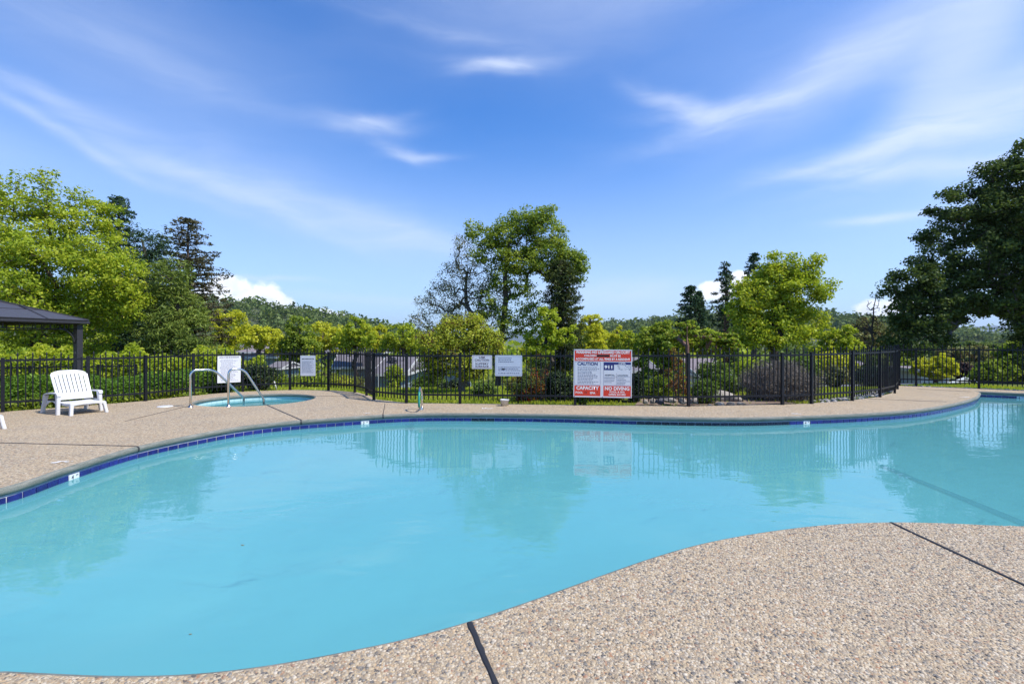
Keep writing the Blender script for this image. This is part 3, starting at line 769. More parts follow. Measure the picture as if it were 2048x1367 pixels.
# ------------------------------------------------------------------ iron fences
def picket_mesh(top):
    s = .0098; bm = bmesh.new()
    add_box(bm, (-s, -s, .088), (s, s, top-.075))
    zs = [(top-.075, s*.8), (top-.062, s*1.9), (top-.040, s*1.65), (top, .002)]; prev = None
    for z, r in zs:
        ring = [bm.verts.new((r*math.cos(a), r*math.sin(a), z)) for a in (PI/4, 3*PI/4, 5*PI/4, 7*PI/4)]
        if prev:
            for k in range(4): bm.faces.new((prev[k], prev[(k+1) % 4], ring[(k+1) % 4], ring[k]))
        prev = ring
    me = bm_mesh('picket', bm); me.materials.append(M['iron']); return me
PK_T, PK_S = picket_mesh(1.265), picket_mesh(1.185)
def post_mesh(h):
    bm = bmesh.new(); add_box(bm, (-.028, -.028, -.25), (.028, .028, h)); add_box(bm, (-.033, -.033, h+.0005), (.033, .033, h+.014), None, .004)
    me = bm_mesh('post', bm); me.materials.append(M['iron']); return me
POST = post_mesh(1.135)
def fence(line, hts, label, zoff=0.0, step=.1065, first=0):
    root = empty('iron_fence', (line[0].x, line[0].y, zoff)); tag(root, label, 'fence')
    L0 = Vector((line[0].x, line[0].y, 0))
    for i, p in enumerate(line):
        if i < first: continue
        o = link(bpy.data.objects.new('post', POST), root); o.location = Vector((p.x, p.y, 0))-L0
        j = min(i, len(line)-2); d = line[j+1]-line[j]; o.rotation_euler = (0, 0, math.atan2(d.y, d.x)); o.scale = (1, 1, hts[i]/1.09)
    k = 0
    for i in range(len(line)-1):
        a, b = line[i], line[i+1]; d = b-a; Ls = math.hypot(d.x, d.y); an = math.atan2(d.y, d.x)
        h0, h1 = hts[i], hts[i+1]
        for z0, z1 in ((h0, h1), (h0*.185, h1*.185)):
            bm = bmesh.new(); beam(bm, Vector((a.x, a.y, z0))-L0, Vector((b.x, b.y, z1))-L0, .030, .040)
            mesh_obj('rail', bm_mesh('rail', bm), M['iron'], root)
        n = max(1, int(round(Ls/step)))
        for q in range(1, n):
            t = q/n; p = a+d*t; k += 1
            o = link(bpy.data.objects.new('picket', PK_T if k % 2 else PK_S), root)
            o.location = Vector((p.x+rnd.uniform(-.002, .002), p.y, 0))-L0; o.rotation_euler = (R(rnd.uniform(-.5, .5)), R(rnd.uniform(-.5, .5)), an); o.scale = (1, 1, (h0+(h1-h0)*t)/1.09)
    return root
h1s = [1.02, 1.03, 1.03, 1.03, 1.035, 1.045, 1.05, 1.055, 1.06, 1.065, 1.07, 1.075]
h2s = [1.075, 1.08, 1.085, 1.09, 1.10, 1.105, 1.11, 1.125, 1.135, 1.14, 1.145, 1.15]
fence(RUN1, h1s, 'black iron picket fence curving behind the spa and the white lounger')
fence(RUN2, h2s, 'black iron picket fence across the far side of the pool carrying the big red sign')
fence(RUN3, [1.15, 1.155, 1.16, 1.165, 1.17], 'black iron picket fence at the far right below the dark oak')
back = [P(-60, 745, 14.2), P(60, 745, 14.6), P(196, 742, 15.2), P(272, 740, 15.6)]
zb = min(p.z for p in back)
fence([Vector((p.x, p.y, 0)) for p in back], [1.09]*4, 'dark second picket fence beyond the hedge under the gazebo', zoff=-.46)

# ------------------------------------------------------------------ vegetation
def grow(base, top, tips, rg, start=.35, ntr=9, wig=.03, bow=.12, upw=.9):
    base, top = np.array(base, float), np.array(top, float); Ht = np.linalg.norm(top-base)
    t = np.linspace(0, 1, ntr)[:, None]; tr = base+(top-base)*t+rg.normal(size=(ntr, 3))*Ht*wig*np.array([1, 1, .2])*np.sin(PI*t)
    Pn = np.zeros((ntr+len(tips)*4, 3)); par = np.full(len(Pn), -1); Pn[:ntr] = tr; par[1:ntr] = np.arange(ntr-1); n = ntr
    s0 = max(1, int(start*ntr)); dist = np.linalg.norm(tips-tr[:, None], axis=2)[s0:].min(0); order = np.argsort(dist)
    tipidx = np.zeros(len(tips), int)
    for k in order:
        q = tips[k]; dv = q-Pn[s0:n]; ds = np.linalg.norm(dv, axis=1)+1e-6
        cost = ds*(1+upw*np.clip(-dv[:, 2]/ds+.15, 0, 1)); j = s0+int(np.argmin(cost)); a = Pn[j]; L_ = np.linalg.norm(q-a); p = j
        m_ = 3 if L_ > .5 else 1
        for i in range(1, m_+1):
            f = i/m_; x = a+(q-a)*f
            if i < m_: x = x+rg.normal(size=3)*L_*.06+np.array([0, 0, bow*L_*math.sin(PI*f)])
            Pn[n] = x; par[n] = p; p = n; n += 1
        tipidx[k] = p
    return Pn[:n], par[:n], tipidx
def limb_mesh(name, Pn, par, r0, rtip=.006, ex=.48, flare=1.35):
    n = len(Pn); cnt = np.zeros(n); haschild = np.zeros(n, bool); haschild[par[par >= 0]] = True; cnt[~haschild] = 1
    for i in range(n-1, 0, -1): cnt[par[i]] += cnt[i]
    r = cnt**ex; r = rtip+(r-1)/(max(r[0]-1, 1e-6))*(r0-rtip); r[0] *= flare
    i = np.arange(1, n); return tubes(name, Pn[par[i]], Pn[i], r[par[i]]*np.where(par[i] == 0, 1, .93), r[i])
def tubes(name, A, B, ra, rb, k=5):
    d = B-A; L_ = np.linalg.norm(d, axis=1)[:, None]+1e-9; d = d/L_
    ref = np.where(np.abs(d[:, 2:3]) > .9, np.array([[1., 0, 0]]), np.array([[0, 0, 1.]])); u = np.cross(d, ref); u /= np.linalg.norm(u, axis=1)[:, None]; v = np.cross(d, u)
    an = np.linspace(0, 2*PI, k+1)[:-1]; c = np.cos(an)[None, :, None]; s = np.sin(an)[None, :, None]
    ring = u[:, None]*c+v[:, None]*s; B = B+d*np.minimum(rb[:, None], L_*.3)*.6
    V = np.concatenate([A[:, None]+ring*ra[:, None, None], B[:, None]+ring*rb[:, None, None]], 1).reshape(-1, 3); n = len(A)
    o = (np.arange(n)*2*k)[:, None]; j = np.arange(k); j2 = (j+1) % k
    Fq = np.stack([o+j, o+j2, o+k+j2, o+k+j], 2).reshape(-1, 4); return np_mesh(name, V, Fq, True)
LEAFN = 0
def crown_mesh(name, tips, per, spread, size, rg, asp=.6, up=.5, centre=None, flat=.75, dirs=None):
    global LEAFN
    n = len(tips); per_t = rg.poisson(per, n) if per < 400 else np.full(n, per)
    idx = np.repeat(np.arange(n), per_t); k = len(idx)
    sp_ = (spread if np.ndim(spread) else np.full(n, spread))[idx]
    q = rg.normal(size=(k, 3)); q = q/np.linalg.norm(q, axis=1)[:, None]*(rg.random((k, 1))**.45); q *= sp_[:, None]*np.array([1, 1, flat]); Cc = tips[idx]+q
    nr = rg.normal(size=(k, 3))*.75+[0, 0, up]+.5*q/(sp_[:, None]+1e-6)
    if centre is not None: o_ = Cc-centre; nr += .35*o_/(np.linalg.norm(o_, axis=1)[:, None]+1e-6)
    nr /= np.linalg.norm(nr, axis=1)[:, None]; s = size*rg.uniform(.65, 1.3, k)
    V, Fq = leaf_quads(Cc, nr, s, s*asp, rg); LEAFN += k
    return np_mesh(name, V, Fq)
def ell_tips(blobs, Y, n, rg, shell=.45, dscale=1.0, ydepth=None):
    """points through the volume of several rounded masses given by their place and size in the photograph, at their own distances"""
    out = []; area = np.array([b[2]*b[3]*(b[5] if len(b) > 5 else 1) for b in blobs], float); cnts = np.maximum(2, (area/area.sum()*n).astype(int))
    for b, c in zip(blobs, cnts):
        yo = b[4] if len(b) > 4 and b[4] is not None else rg.uniform(-.25, .25)*b[2]/F*Y
        p = P(b[0], b[1], Y+yo); rx_, rz_ = b[2]/F*Y, b[3]/F*Y; ry_ = (rx_*.55+rz_*.45)*dscale
        q = rg.normal(size=(c, 3)); q /= np.linalg.norm(q, axis=1)[:, None]; q *= (shell+(1-shell)*rg.random((c, 1)))**.7
        out.append(np.array(p)+q*np.array([rx_, ry_, rz_])*.93)
    return np.concatenate(out)
def tree(name, label, cat, Y, bpx, blobs, leaf, bark, n=150, per=36, lsize=.12, spread=None, r0=.15, seed=1, start=.35, toppx=None, group=None, asp=.6, up=.5, flat=.75, zb=None, crown='crown', trunk='trunk', bare=0.0, wig=.03, extra=None, bow=.12, upw=.9, dscale=1.0, rtip=.006):
    rg = np.random.default_rng(seed); tips = ell_tips(blobs, Y, n, rg, dscale=dscale)
    bx = (bpx-CX)/F*Y; z0 = gz1(bx, Y) if zb is None else zb; base = np.array([bx, Y, z0])
    if toppx is None:
        j = int(np.argmax([-b[1]+.5*b[3] for b in blobs])); toppx = (blobs[j][0], blobs[j][1]-blobs[j][3]*.35)
    top = np.array(P(toppx[0], toppx[1], Y))
    Pn, par, ti = grow(base-[0, 0, .15], top, tips, rg, start, wig=wig, bow=bow, upw=upw)
    root = empty(name, base); tag(root, label, cat, group)
    inv = Matrix.Translation(-Vector(base))
    me = limb_mesh(trunk, Pn, par, r0, rtip); me.transform(inv); mesh_obj(trunk, me, bark, root)
    if spread is None: spread = np.mean([b[2]+b[3] for b in blobs])/2/F*Y*.30
    cm = tips.mean(0); lt = tips if bare <= 0 else tips[rg.random(len(tips)) > bare]
    if per > 0 and len(lt):
        me = crown_mesh(crown, lt, per, spread, lsize, rg, asp, up, cm, flat); me.transform(inv); mesh_obj(crown, me, leaf, root)
    if extra:
        nm, mt, fr, pr, sz = extra; t2 = tips[rg.random(len(tips)) < fr]
        me = crown_mesh(nm, t2, pr, spread*.9, sz, rg, asp, up, cm, flat); me.transform(inv); mesh_obj(nm, me, mt, root)
    return root
def conifer(name, label, Y, px, py_top, py_bot, prof, leaf, bark, seed, whorls=26, nb=6, per=16, lsize=.16, r0=.2, droop=.25, sparse=0.0, group=None, spr=.12, asp=.28, rise=0.0, zb=None):
    """straight trunk with whorls of drooping boughs; prof gives the half width along the height (top to bottom) in photo pixels"""
    rg = np.random.default_rng(seed); top = np.array(P(px, py_top, Y)); bx = top[0]; z0 = gz1(bx, Y) if zb is None else zb
    base = np.array([bx, Y, z0]); zlow = H+(CY-py_bot)/F*Y; A, B, ra, rb, tips, sprd = [], [], [], [], [], []
    Ht = top[2]-z0; seq = 12
    for i in range(seq):
        f0, f1 = i/seq, (i+1)/seq; A.append(base+(top-base)*f0); B.append(base+(top-base)*f1); ra.append(r0*(1-f0)**.8+.012); rb.append(r0*(1-f1)**.8+.012)
    for k in range(whorls):
        f = (k+.3)/whorls; z = top[2]-(top[2]-zlow)*f; hw = np.interp(f, [p[0] for p in prof], [p[1] for p in prof])/F*Y
        for b in range(nb):
            if rg.random() < sparse*.5: continue
            a = 2*PI*(b+rg.random())/nb+k*1.7; Lb = hw*rg.uniform(.62, 1.08); o = np.array([top[0], Y, z+rg.uniform(-.5, .5)*(top[2]-zlow)/whorls])
            dv = np.array([math.cos(a), math.sin(a), 0]); m = max(2, int(Lb/(spr*1.5)))
            prev = o; rr = .010+.018*Lb
            for s in range(1, 4):
                t = s/3; q = o+dv*Lb*t+np.array([0, 0, Lb*(rise*t-droop*t*t)]); A.append(prev); B.append(q); ra.append(rr*(1.1-t+.33)); rb.append(rr*(1.1-t)); prev = q
            for s in range(m):
                t = (s+1)/m
                if t < .22 and f > .12: continue
                if rg.random() < sparse: continue
                wv_ = np.array([-dv[1], dv[0], 0])*rg.normal()*Lb*.20*t
                tips.append(o+dv*Lb*t+wv_+np.array([0, 0, Lb*(rise*t-droop*t*t)])); sprd.append(spr*rg.uniform(.7, 1.3))
    tips.append(top); sprd.append(spr*.7); tips = np.array(tips)
    root = empty(name, base); tag(root, label, 'tree', group); inv = Matrix.Translation(-Vector(base))
    me = tubes('trunk', np.array(A), np.array(B), np.array(ra), np.array(rb)); me.transform(inv); mesh_obj('trunk', me, bark, root)
    me = crown_mesh('crown', tips, per, np.array(sprd), lsize, rg, asp, .35, None, .45); me.transform(inv); mesh_obj('crown', me, leaf, root)
    return root
def shrub(name, label, c, rx_, ry_, rz_, leaf, bark, n=60, per=40, lsize=.07, seed=1, spread=None, asp=.6, up=.4, cat='shrub', stems=5, group=None, extra=None, box=False, flat=.8):
    rg = np.random.default_rng(seed); c = np.array(c, float); q = rg.normal(size=(n, 3)); q /= np.linalg.norm(q, axis=1)[:, None]; q *= (.35+.65*rg.random((n, 1)))**.6
    if box: q = rg.uniform(-1, 1, (n, 3))
    tips = c+q*np.array([rx_, ry_, rz_])*.92; tips[:, 2] = np.maximum(tips[:, 2], c[2]-rz_*.85)
    base = np.array([c[0], c[1], gz1(c[0], c[1])])
    root = empty(name, base); tag(root, label, cat, group); inv = Matrix.Translation(-Vector(base)); A, B, ra, rb = [], [], [], []
    for t in tips:
        s = base+np.array([rg.normal()*rx_*.18, rg.normal()*ry_*.18, -.04]) if not box else np.array([t[0]+rg.normal()*.05, t[1]+rg.normal()*.05, gz1(t[0], t[1])-.04]); m_ = (s+t)/2+rg.normal(size=3)*.08*np.array([rx_, ry_, rz_])
        A += [s, m_]; B += [m_, t]; ra += [.011, .007]; rb += [.007, .003]
    me = tubes('stems', np.array(A), np.array(B), np.array(ra), np.array(rb), 4); me.transform(inv); mesh_obj('stems', me, bark, root)
    if spread is None: spread = (rx_+rz_)/2*.36
    me = crown_mesh('foliage', tips, per, spread, lsize, rg, asp, up, c, flat); me.transform(inv); mesh_obj('foliage', me, leaf, root)
    if extra:
        nm, mt, fr, pr, sz = extra; t2 = tips[rg.random(n) < fr]
        me = crown_mesh(nm, t2, pr, spread*.8, sz, rg, asp, up, c, flat); me.transform(inv); mesh_obj(nm, me, mt, root)
    return root

# --- left side
tree('deciduous_tree', 'tall yellow-green leafy tree above the gazebo at the left', 'tree', 19, 118,
     [(95,560,170,110),(50,470,110,75),(165,490,90,75),(93,385,20,62),(156,410,18,55),(24,385,18,55),(60,410,20,40),(125,420,20,40),(205,440,34,50),(225,560,75,75),(-20,420,40,60),(110,600,70,50,None,2.2),(60,590,60,60,None,1.6),(60,640,130,60),(205,640,75,45),(-70,530,110,150),(120,690,120,45),(250,600,45,40)],
     L['yg'], M['bark'], n=1000, per=66, lsize=.115, spread=.37, r0=.13, seed=11, start=.25, toppx=(95,380), flat=.6)
conifer('conifer_tree', 'dark conifer with brown tip cones rising behind the yellow-green tree', 27, 238, 395, 700, [(0,10),(.15,38),(.4,62),(.7,78),(1,85)], L['needle'], M['bark'], 21, whorls=30, nb=7, per=16, lsize=.24, r0=.25, spr=.26)
tree('pine_tree', 'dense dark pine between the yellow-green tree and the sparse cedar', 'tree', 25, 300,
     [(285,500,40,45),(300,560,60,60),(275,600,60,60),(315,640,75,60),(270,680,70,40),(325,500,22,30)], L['needle'], M['bark'], n=230, per=58, lsize=.22, spread=.50, r0=.22, seed=22, asp=.22, flat=.7)
tree('pine_tree', 'soft pine with pale green sprays left of the sparse cedar', 'tree', 20, 350,
     [(345,560,42,48),(350,620,50,55),(325,655,55,45),(380,660,45,50),(340,705,75,40),(395,705,40,35)], L['pine'], M['bark'], n=270, per=64, lsize=.19, spread=.36, r0=.17, seed=23, asp=.2, flat=.6, up=.3)
conifer('cedar_tree', 'tall sparse brownish cedar standing above the spa signs', 29, 376, 438, 715, [(0,10),(.08,36),(.16,46),(.22,40),(.33,68),(.5,74),(.7,80),(.85,86),(1,74)], L['brown'], M['bark'], 24, whorls=44, nb=6, per=16, lsize=.21, r0=.20, spr=.24, droop=.10, sparse=.24, rise=.20, asp=.35)
M1 = 'band of bright trees in the valley'
def mid(label, Y, bpx, blobs, leaf, seed, n=90, per=34, ls=None, nm='deciduous_tree', **kw):
    low = [(x+q, y+h_*.9, w_*.85, h_*.6) for (x, y, w_, h_), q in zip([b[:4] for b in blobs[:2]], (-4, 5))] if ls is None else []
    return tree(nm, label, 'tree', Y, bpx, blobs+low, leaf, M['bark'], n=int(n*1.9), per=per, lsize=ls or .0050*Y, r0=.0042*Y, seed=seed, start=.3, **kw)
mid('bright green tree beside the base of the tall cedar', 38, 455, [(450,650,32,38),(475,645,22,28),(445,690,35,30),(430,640,18,25)], L['lime'], 31)
mid('yellow tree behind the pink-grey roof', 52, 520, [(515,668,32,22),(545,672,28,22),(490,672,22,22)], L['lime'], 32)
mid('low yellow bushy tree in front of the pink-grey roof end', 34, 560, [(563,684,20,18),(575,700,20,14),(540,700,20,8)], L['lime'], 33, n=45)
mid('mid green tree with slim trunk right of the pink-grey roof', 30, 597, [(596,662,28,34),(585,690,30,28),(615,690,28,25),(600,735,34,32),(572,740,28,28)], L['green'], 34, n=150)
mid('wide yellow tree right of the slim green tree', 50, 650, [(645,668,32,28),(675,675,28,24),(630,690,28,18)], L['lime'], 35)
mid('round green tree above the white-walled house', 40, 710, [(710,655,24,28),(690,678,24,22),(730,672,24,28),(715,692,30,14)], L['yg'], 36)
mid('pale yellow tree between two green crowns', 55, 760, [(758,672,28,26),(748,690,24,12)], L['lime'], 37, n=60)
mid('broad yellow-green tree left of the bare tree', 44, 808, [(805,670,38,26),(830,685,30,20),(780,690,26,16)], L['yg'], 38)
# --- centre
tree('bare_tree', 'half-dead grey tree with bare twigs left of the leafy big tree', 'tree', 24, 930,
     [(885,595,45,40),(905,560,32,45),(930,520,26,46),(870,640,60,28),(850,605,26,12),(940,620,45,45),(960,560,34,45),(975,640,45,40),(918,485,14,18),(900,665,70,25),(985,590,40,50)],
     L['olive'], M['greybark'], n=1200, per=12, lsize=.08, spread=.26, r0=.14, seed=41, start=.15, toppx=(934,545), bare=.1, flat=.8, upw=.5, rtip=.0095, wig=.045)
tree('deciduous_tree', 'tall leaning green tree with open crown in the middle of the view', 'tree', 23, 994,
     [(1050,442,52,28),(1010,470,48,32),(1088,462,45,34),(958,468,30,20,None,.8),(985,505,48,28,None,.8),(1092,505,66,34),(1132,528,42,36),(1050,525,55,30),(1156,550,16,18),(1163,530,14,16),(1105,550,24,12),(1010,555,44,30,None,.55),(1050,590,36,40,None,.45),(1030,645,40,36,None,.6),(985,610,30,50,None,.3),(940,450,9,10),(1065,620,18,34,None,.4),(1095,425,20,14)],
     L['green'], M['bark'], n=680, per=44, lsize=.115, spread=.34, r0=.145, seed=46, start=.35, toppx=(1018,480), flat=.55, wig=.02)
tree('round_tree', 'domed yellow-green tree with russet twigs behind the slippery surface sign', 'tree', 14.6, 924,
     [(925,672,72,42),(878,695,48,38),(970,690,40,42),(925,644,44,18),(905,720,66,32),(860,735,30,38),(940,735,40,25),(985,700,16,30)],
     L['russet'], M['greybark'], n=460, per=46, lsize=.075, spread=.22, r0=.11, seed=43, start=.15, flat=.75)
conifer('cypress_tree', 'narrow dark olive column of a redwood right of the leaning tree', 22, 1124, 522, 740, [(0,18),(.1,30),(.3,34),(.6,38),(1,42)], L['column'], M['bark'], 44, whorls=34, nb=8, per=26, lsize=.17, r0=.22, spr=.22, droop=.35)
tree('deciduous_tree', 'young bright green tree in front of the narrow redwood', 'tree', 18, 1095, [(1095,640,26,36),(1085,680,38,34),(1120,672,34,18),(1140,658,14,7),(1075,705,40,25)], L['yg'], M['bark'], n=140, per=40, lsize=.11, r0=.08, seed=45)
mid('bright lime tree right of the narrow redwood', 38, 1182, [(1180,655,26,34),(1195,680,24,26),(1172,690,22,20)], L['lime'], 46)
mid('yellow-green tree above the left half of the red sign', 46, 1220, [(1215,680,26,24),(1235,672,22,20)], L['lime'], 47, n=60)
mid('small yellow-green tree above the right half of the red sign', 42, 1262, [(1258,682,28,22),(1280,690,20,16)], L['yg'], 48, n=60)
tree('deciduous_tree', 'leafy green tree just right of the big red sign', 'tree', 16.5, 1322, [(1310,672,40,26),(1335,690,42,32),(1290,690,26,24),(1330,655,20,18),(1310,725,45,28),(1345,745,32,30),(1300,760,36,22)], L['green'], M['redbark'], n=240, per=44, lsize=.095, r0=.08, seed=49)
tree('maple_tree', 'orange-tinged young maple with straight red-brown trunk', 'tree', 13.2, 1376, [(1375,650,22,12,.3),(1400,668,48,12,.9),(1440,675,40,14,.6),(1350,672,26,14,.8),(1420,695,50,18,1.0),(1465,690,26,20,.6),(1385,690,40,16,1.2)], L['maple'], M['redbark'], n=210, per=40, lsize=.08, r0=.058, seed=50, start=.55, toppx=(1374,655), flat=.5, wig=.008)
tree('copper_shrub', 'tall copper-leaved shrub beside the red-brown trunk', 'shrub', 12.3, 1352, [(1352,715,16,22),(1345,755,22,28),(1362,760,14,30),(1368,790,12,16)], L['redtree'], M['redbark'], n=60, per=18, lsize=.06, r0=.02, seed=51, crown='foliage', trunk='stems')
conifer('redwood_tree', 'left twin-topped dark redwood in the distance', 46, 1381, 573, 690, [(0,5),(.2,15),(.5,24),(.8,30),(1,30)], L['needle'], M['bark'], 52, whorls=20, nb=7, per=22, sparse=.22, lsize=.36, r0=.3, spr=.36, droop=.05, rise=.1, group='dark redwoods beyond the valley')
conifer('redwood_tree', 'slim dark redwood leaning on the left twin redwood', 47, 1398, 584, 690, [(0,4),(.3,10),(.7,16),(1,20)], L['needle'], M['bark'], 53, whorls=18, nb=6, per=22, sparse=.22, lsize=.36, r0=.25, spr=.34, droop=.05, rise=.1, group='dark redwoods beyond the valley')
conifer('redwood_tree', 'open dark redwood with bare gaps and thick trunk left of the big lime tree', 27, 1453, 528, 735, [(0,4),(.12,14),(.25,20),(.4,32),(.6,42),(.8,44),(.9,30),(1,24)], L['needle'], M['redbark'], 54, whorls=26, nb=5, per=22, lsize=.22, r0=.24, spr=.24, droop=.15, rise=.12, sparse=.25, group='dark redwoods beyond the valley')
conifer('redwood_tree', 'dark redwood tip showing over the big lime tree', 47, 1508, 509, 690, [(0,4),(.15,13),(.3,22),(.6,34),(1,40)], L['needle'], M['bark'], 55, whorls=22, nb=6, per=22, sparse=.22, lsize=.36, r0=.3, spr=.38, droop=.1, rise=.1, group='dark redwoods beyond the valley')
tree('deciduous_tree', 'big lime-green spreading tree right of the redwoods', 'tree', 21, 1556,
     [(1550,565,60,36),(1510,590,42,36),(1595,580,50,36),(1540,527,22,22),(1580,530,22,22),(1625,530,14,24),(1645,590,26,18),(1490,620,36,30),(1540,625,60,36),(1600,625,38,26,None,.7),(1560,670,70,32),(1500,665,40,32),(1630,640,30,22,None,.6),(1663,572,10,12),(1480,585,18,22),(1615,555,28,24)],
     L['yg'], M['bark'], n=520, per=54, lsize=.12, spread=.36, r0=.19, seed=56, start=.25, toppx=(1560,560), flat=.62)
mid('pale green tree right below the big lime tree', 34, 1680, [(1672,680,34,26),(1650,665,22,22),(1700,692,24,18),(1690,660,18,18),(1640,700,30,16)], L['yg'], 57)
mid('brown-leaved tree behind the bare sapling', 40, 1735, [(1735,655,28,22),(1720,680,34,26),(1760,672,28,24),(1700,690,26,20)], L['olive'], 58, n=130)
tree('bare_tree', 'leafless sapling reaching above the brown-leaved tree', 'tree', 20, 1728, [(1750,608,14,24),(1735,640,30,28),(1772,636,28,16),(1712,640,16,18),(1740,665,30,18)], L['olive'], M['bark'], n=170, per=0, r0=.045, rtip=.0085, seed=59, start=.3, toppx=(1753,590), wig=.015, bow=.03)
# --- right
tree('oak_tree', 'massive dark oak overhanging the fence at the right edge', 'tree', 19, 2115,
     [(2060,420,120,90),(2020,360,60,45),(2045,320,40,35),(1960,420,50,32),(1915,440,42,26),(1900,395,22,16),(1880,480,38,28),(1860,520,40,28),(1960,500,70,50),(2040,540,90,70),(1830,555,40,24),(1795,555,22,14),(1880,570,60,34),(1820,600,38,28),(1960,590,60,40),(1850,640,50,34),(1895,640,36,20),(1810,655,30,22),(1830,690,50,26),(1795,680,30,24),(1880,680,22,16),(1845,655,46,24),(1800,625,26,22),(1890,610,56,28),(1865,590,60,28),(2065,620,40,55),(2070,690,40,40),(2120,480,120,140),(1990,612,62,26),(2035,640,34,26),(1868,430,28,16),(1856,470,24,16),(1925,385,34,18),(1985,340,30,22),(1780,580,20,18),(2000,460,60,40),(1935,550,50,30)],
     L['oak'], M['greybark'], n=1900, per=50, lsize=.115, spread=.33, r0=.42, seed=61, start=.3, toppx=(2110,420), flat=.6, extra=('young_leaves', L['oak_tip'], .10, 9, .10))
mid('rounded yellow-green tree by the white garage, left of the driveway', 30, 1868, [(1850,730,20,16),(1838,738,16,14),(1886,728,22,22),(1875,745,28,14),(1900,742,14,12)], L['lime'], 62, n=90, per=40, ls=.14)
mid('dark purple-leaved tree right of the yellow-green round tree', 31, 1925, [(1925,740,22,16),(1935,752,20,10)], L['purple'], 63, n=50, per=40, ls=.15)
mid('orange-tinged bush tree beyond the corner of the fence', 40, 1808, [(1808,728,16,18),(1820,740,14,14)], L['maple'], 64, n=40)
mid('leafy tree behind the right fence, under the oak', 24, 2010, [(1995,740,36,20),(2040,715,40,40),(1975,752,36,16),(2050,750,40,22)], L['green'], 65, n=180, per=44, ls=.14)
mid('grey olive tree beyond the driveway', 46, 1930, [(1930,715,40,20),(1900,705,30,14),(1960,705,30,16)], L['olive'], 66, n=90)
mid('low green tree far behind the oak at the right', 70, 1900, [(1890,696,34,10),(1940,694,34,10),(1980,698,30,10)], L['far'], 67, n=90)
mid('scrubby green tree left of the fence corner', 36, 1775, [(1770,705,24,16),(1745,715,30,16),(1790,715,14,14)], L['green'], 68, n=70)
mid('pale tree behind the lavender bush', 30, 1655, [(1655,725,30,26),(1690,730,26,22),(1630,735,24,20)], L['lime'], 69, n=90)
# mid-distance treeline closing the gaps
def treeline(name, label, spans, mat, seed, n, ls):
    rg = np.random.default_rng(seed); Cs = []; sz = []
    for (p0, p1, y0, y1, Y0, Y1) in spans:
        for _ in range(n):
            Y = rg.uniform(Y0, Y1); px = rg.uniform(p0, p1); top = P(px, rg.uniform(y0, y1), Y); zb = gz1(top.x, Y); hgt = max(1.5, top.z-zb); k = 44; w_ = hgt*rg.uniform(.3, .5)
            q = rg.normal(size=(k, 3)); q /= np.linalg.norm(q, axis=1)[:, None]; q *= rg.uniform(.55, 1, (k, 1))*[w_, w_, hgt*.5]
            Cs.append(np.array([top.x, Y, zb+hgt*.5])+q); sz.append(np.full(k, ls*Y))
    Cs = np.concatenate(Cs); sz = np.concatenate(sz); nr = rg.normal(size=Cs.shape)+[0, -.1, .6]; nr /= np.linalg.norm(nr, axis=1)[:, None]
    V, Fq = leaf_quads(Cs, nr, sz*rg.uniform(.7, 1.3, len(sz)), sz*rg.uniform(.5, 1, len(sz)), rg)
    tag(mesh_obj(name, np_mesh(name, V, Fq), mat), label, kind='stuff')
treeline('valley_shrubs', 'low green growth between the houses and the trees', [(430,960,703,722,48,72),(1180,1700,700,722,40,72)], L['green'], 73, 90, .010)
treeline('valley_trees', 'continuous bright tree tops across the valley', [(-100,900,672,700,80,150),(760,1500,672,700,80,150)], L['yg'], 71, 90, .014)
treeline('valley_trees', 'darker tree tops far across the valley at the right', [(1150,2300,676,702,110,220)], L['far'], 72, 130, .013)

# --- hedges and shrubs by the fence
def hedge(label, pts, w_, h_, leaf, seed, per_m=1500, ls=.055, inset=.75):
    rg = np.random.default_rng(seed); Cs = []
    for a, b in zip(pts[:-1], pts[1:]):
        d = np.array(b)-np.array(a); Ln = np.linalg.norm(d); k = int(per_m*Ln); t = rg.random(k); o = rg.uniform(-1, 1, k); u = rg.random(k)**.6
        nn = np.array([-d[1], d[0]])/Ln; lump = 1+.16*np.sin(t*Ln*2.3+seed)+.10*np.sin(t*Ln*5.9+o*2)
        xy = np.array(a)+d*t[:, None]+nn*(o*w_/2*np.sqrt(1-.5*u*u))[:, None]
        Cs.append(np.column_stack([xy, gz(xy[:, 0], xy[:, 1])+h_*u*lump*(1-.25*o*o)]))
    Cs = np.concatenate(Cs); nr = rg.normal(size=Cs.shape)*.7+[0, -.25, .7]; nr /= np.linalg.norm(nr, axis=1)[:, None]; s = ls*rg.uniform(.6, 1.4, len(Cs))
    V, Fq = leaf_quads(Cs, nr, s*1.3, s*.6, rg); me = np_mesh('hedge', V, Fq); return tag(mesh_obj('hedge', me, leaf), label, 'hedge')
hedge('low dense green hedge behind the fence and the white lounger', [(-15.5,10.2),(-12.0,11.4),(-10.0,12.9),(-8.6,14.3)], 1.3, .62, L['hedge'], 81, 3600, .055)
hedge('ragged grassy plant strip along the foot of the left fence', [(-13.5,9.2),(-10.45,9.95),(-9.0,11.6),(-8.3,13.0)], .40, .22, L['green'], 82, 900, .07)
hedge('tall loose hedge beyond the second fence at the left', [(-19,16.5),(-14,17.5),(-9.5,18.5)], 1.6, 1.3, L['yg'], 83, 1800, .11)
def sh(name, label, px, py, rpx, rpy, Y, leaf, seed, n=60, per=40, ls=.06, bark='bark', ry=None, **kw):
    c = P(px, py, Y); return shrub(name, label, c, rpx/F*Y, (ry or rpx*.8)/F*Y, rpy/F*Y, leaf, M[bark], n, per, ls, seed, **kw)
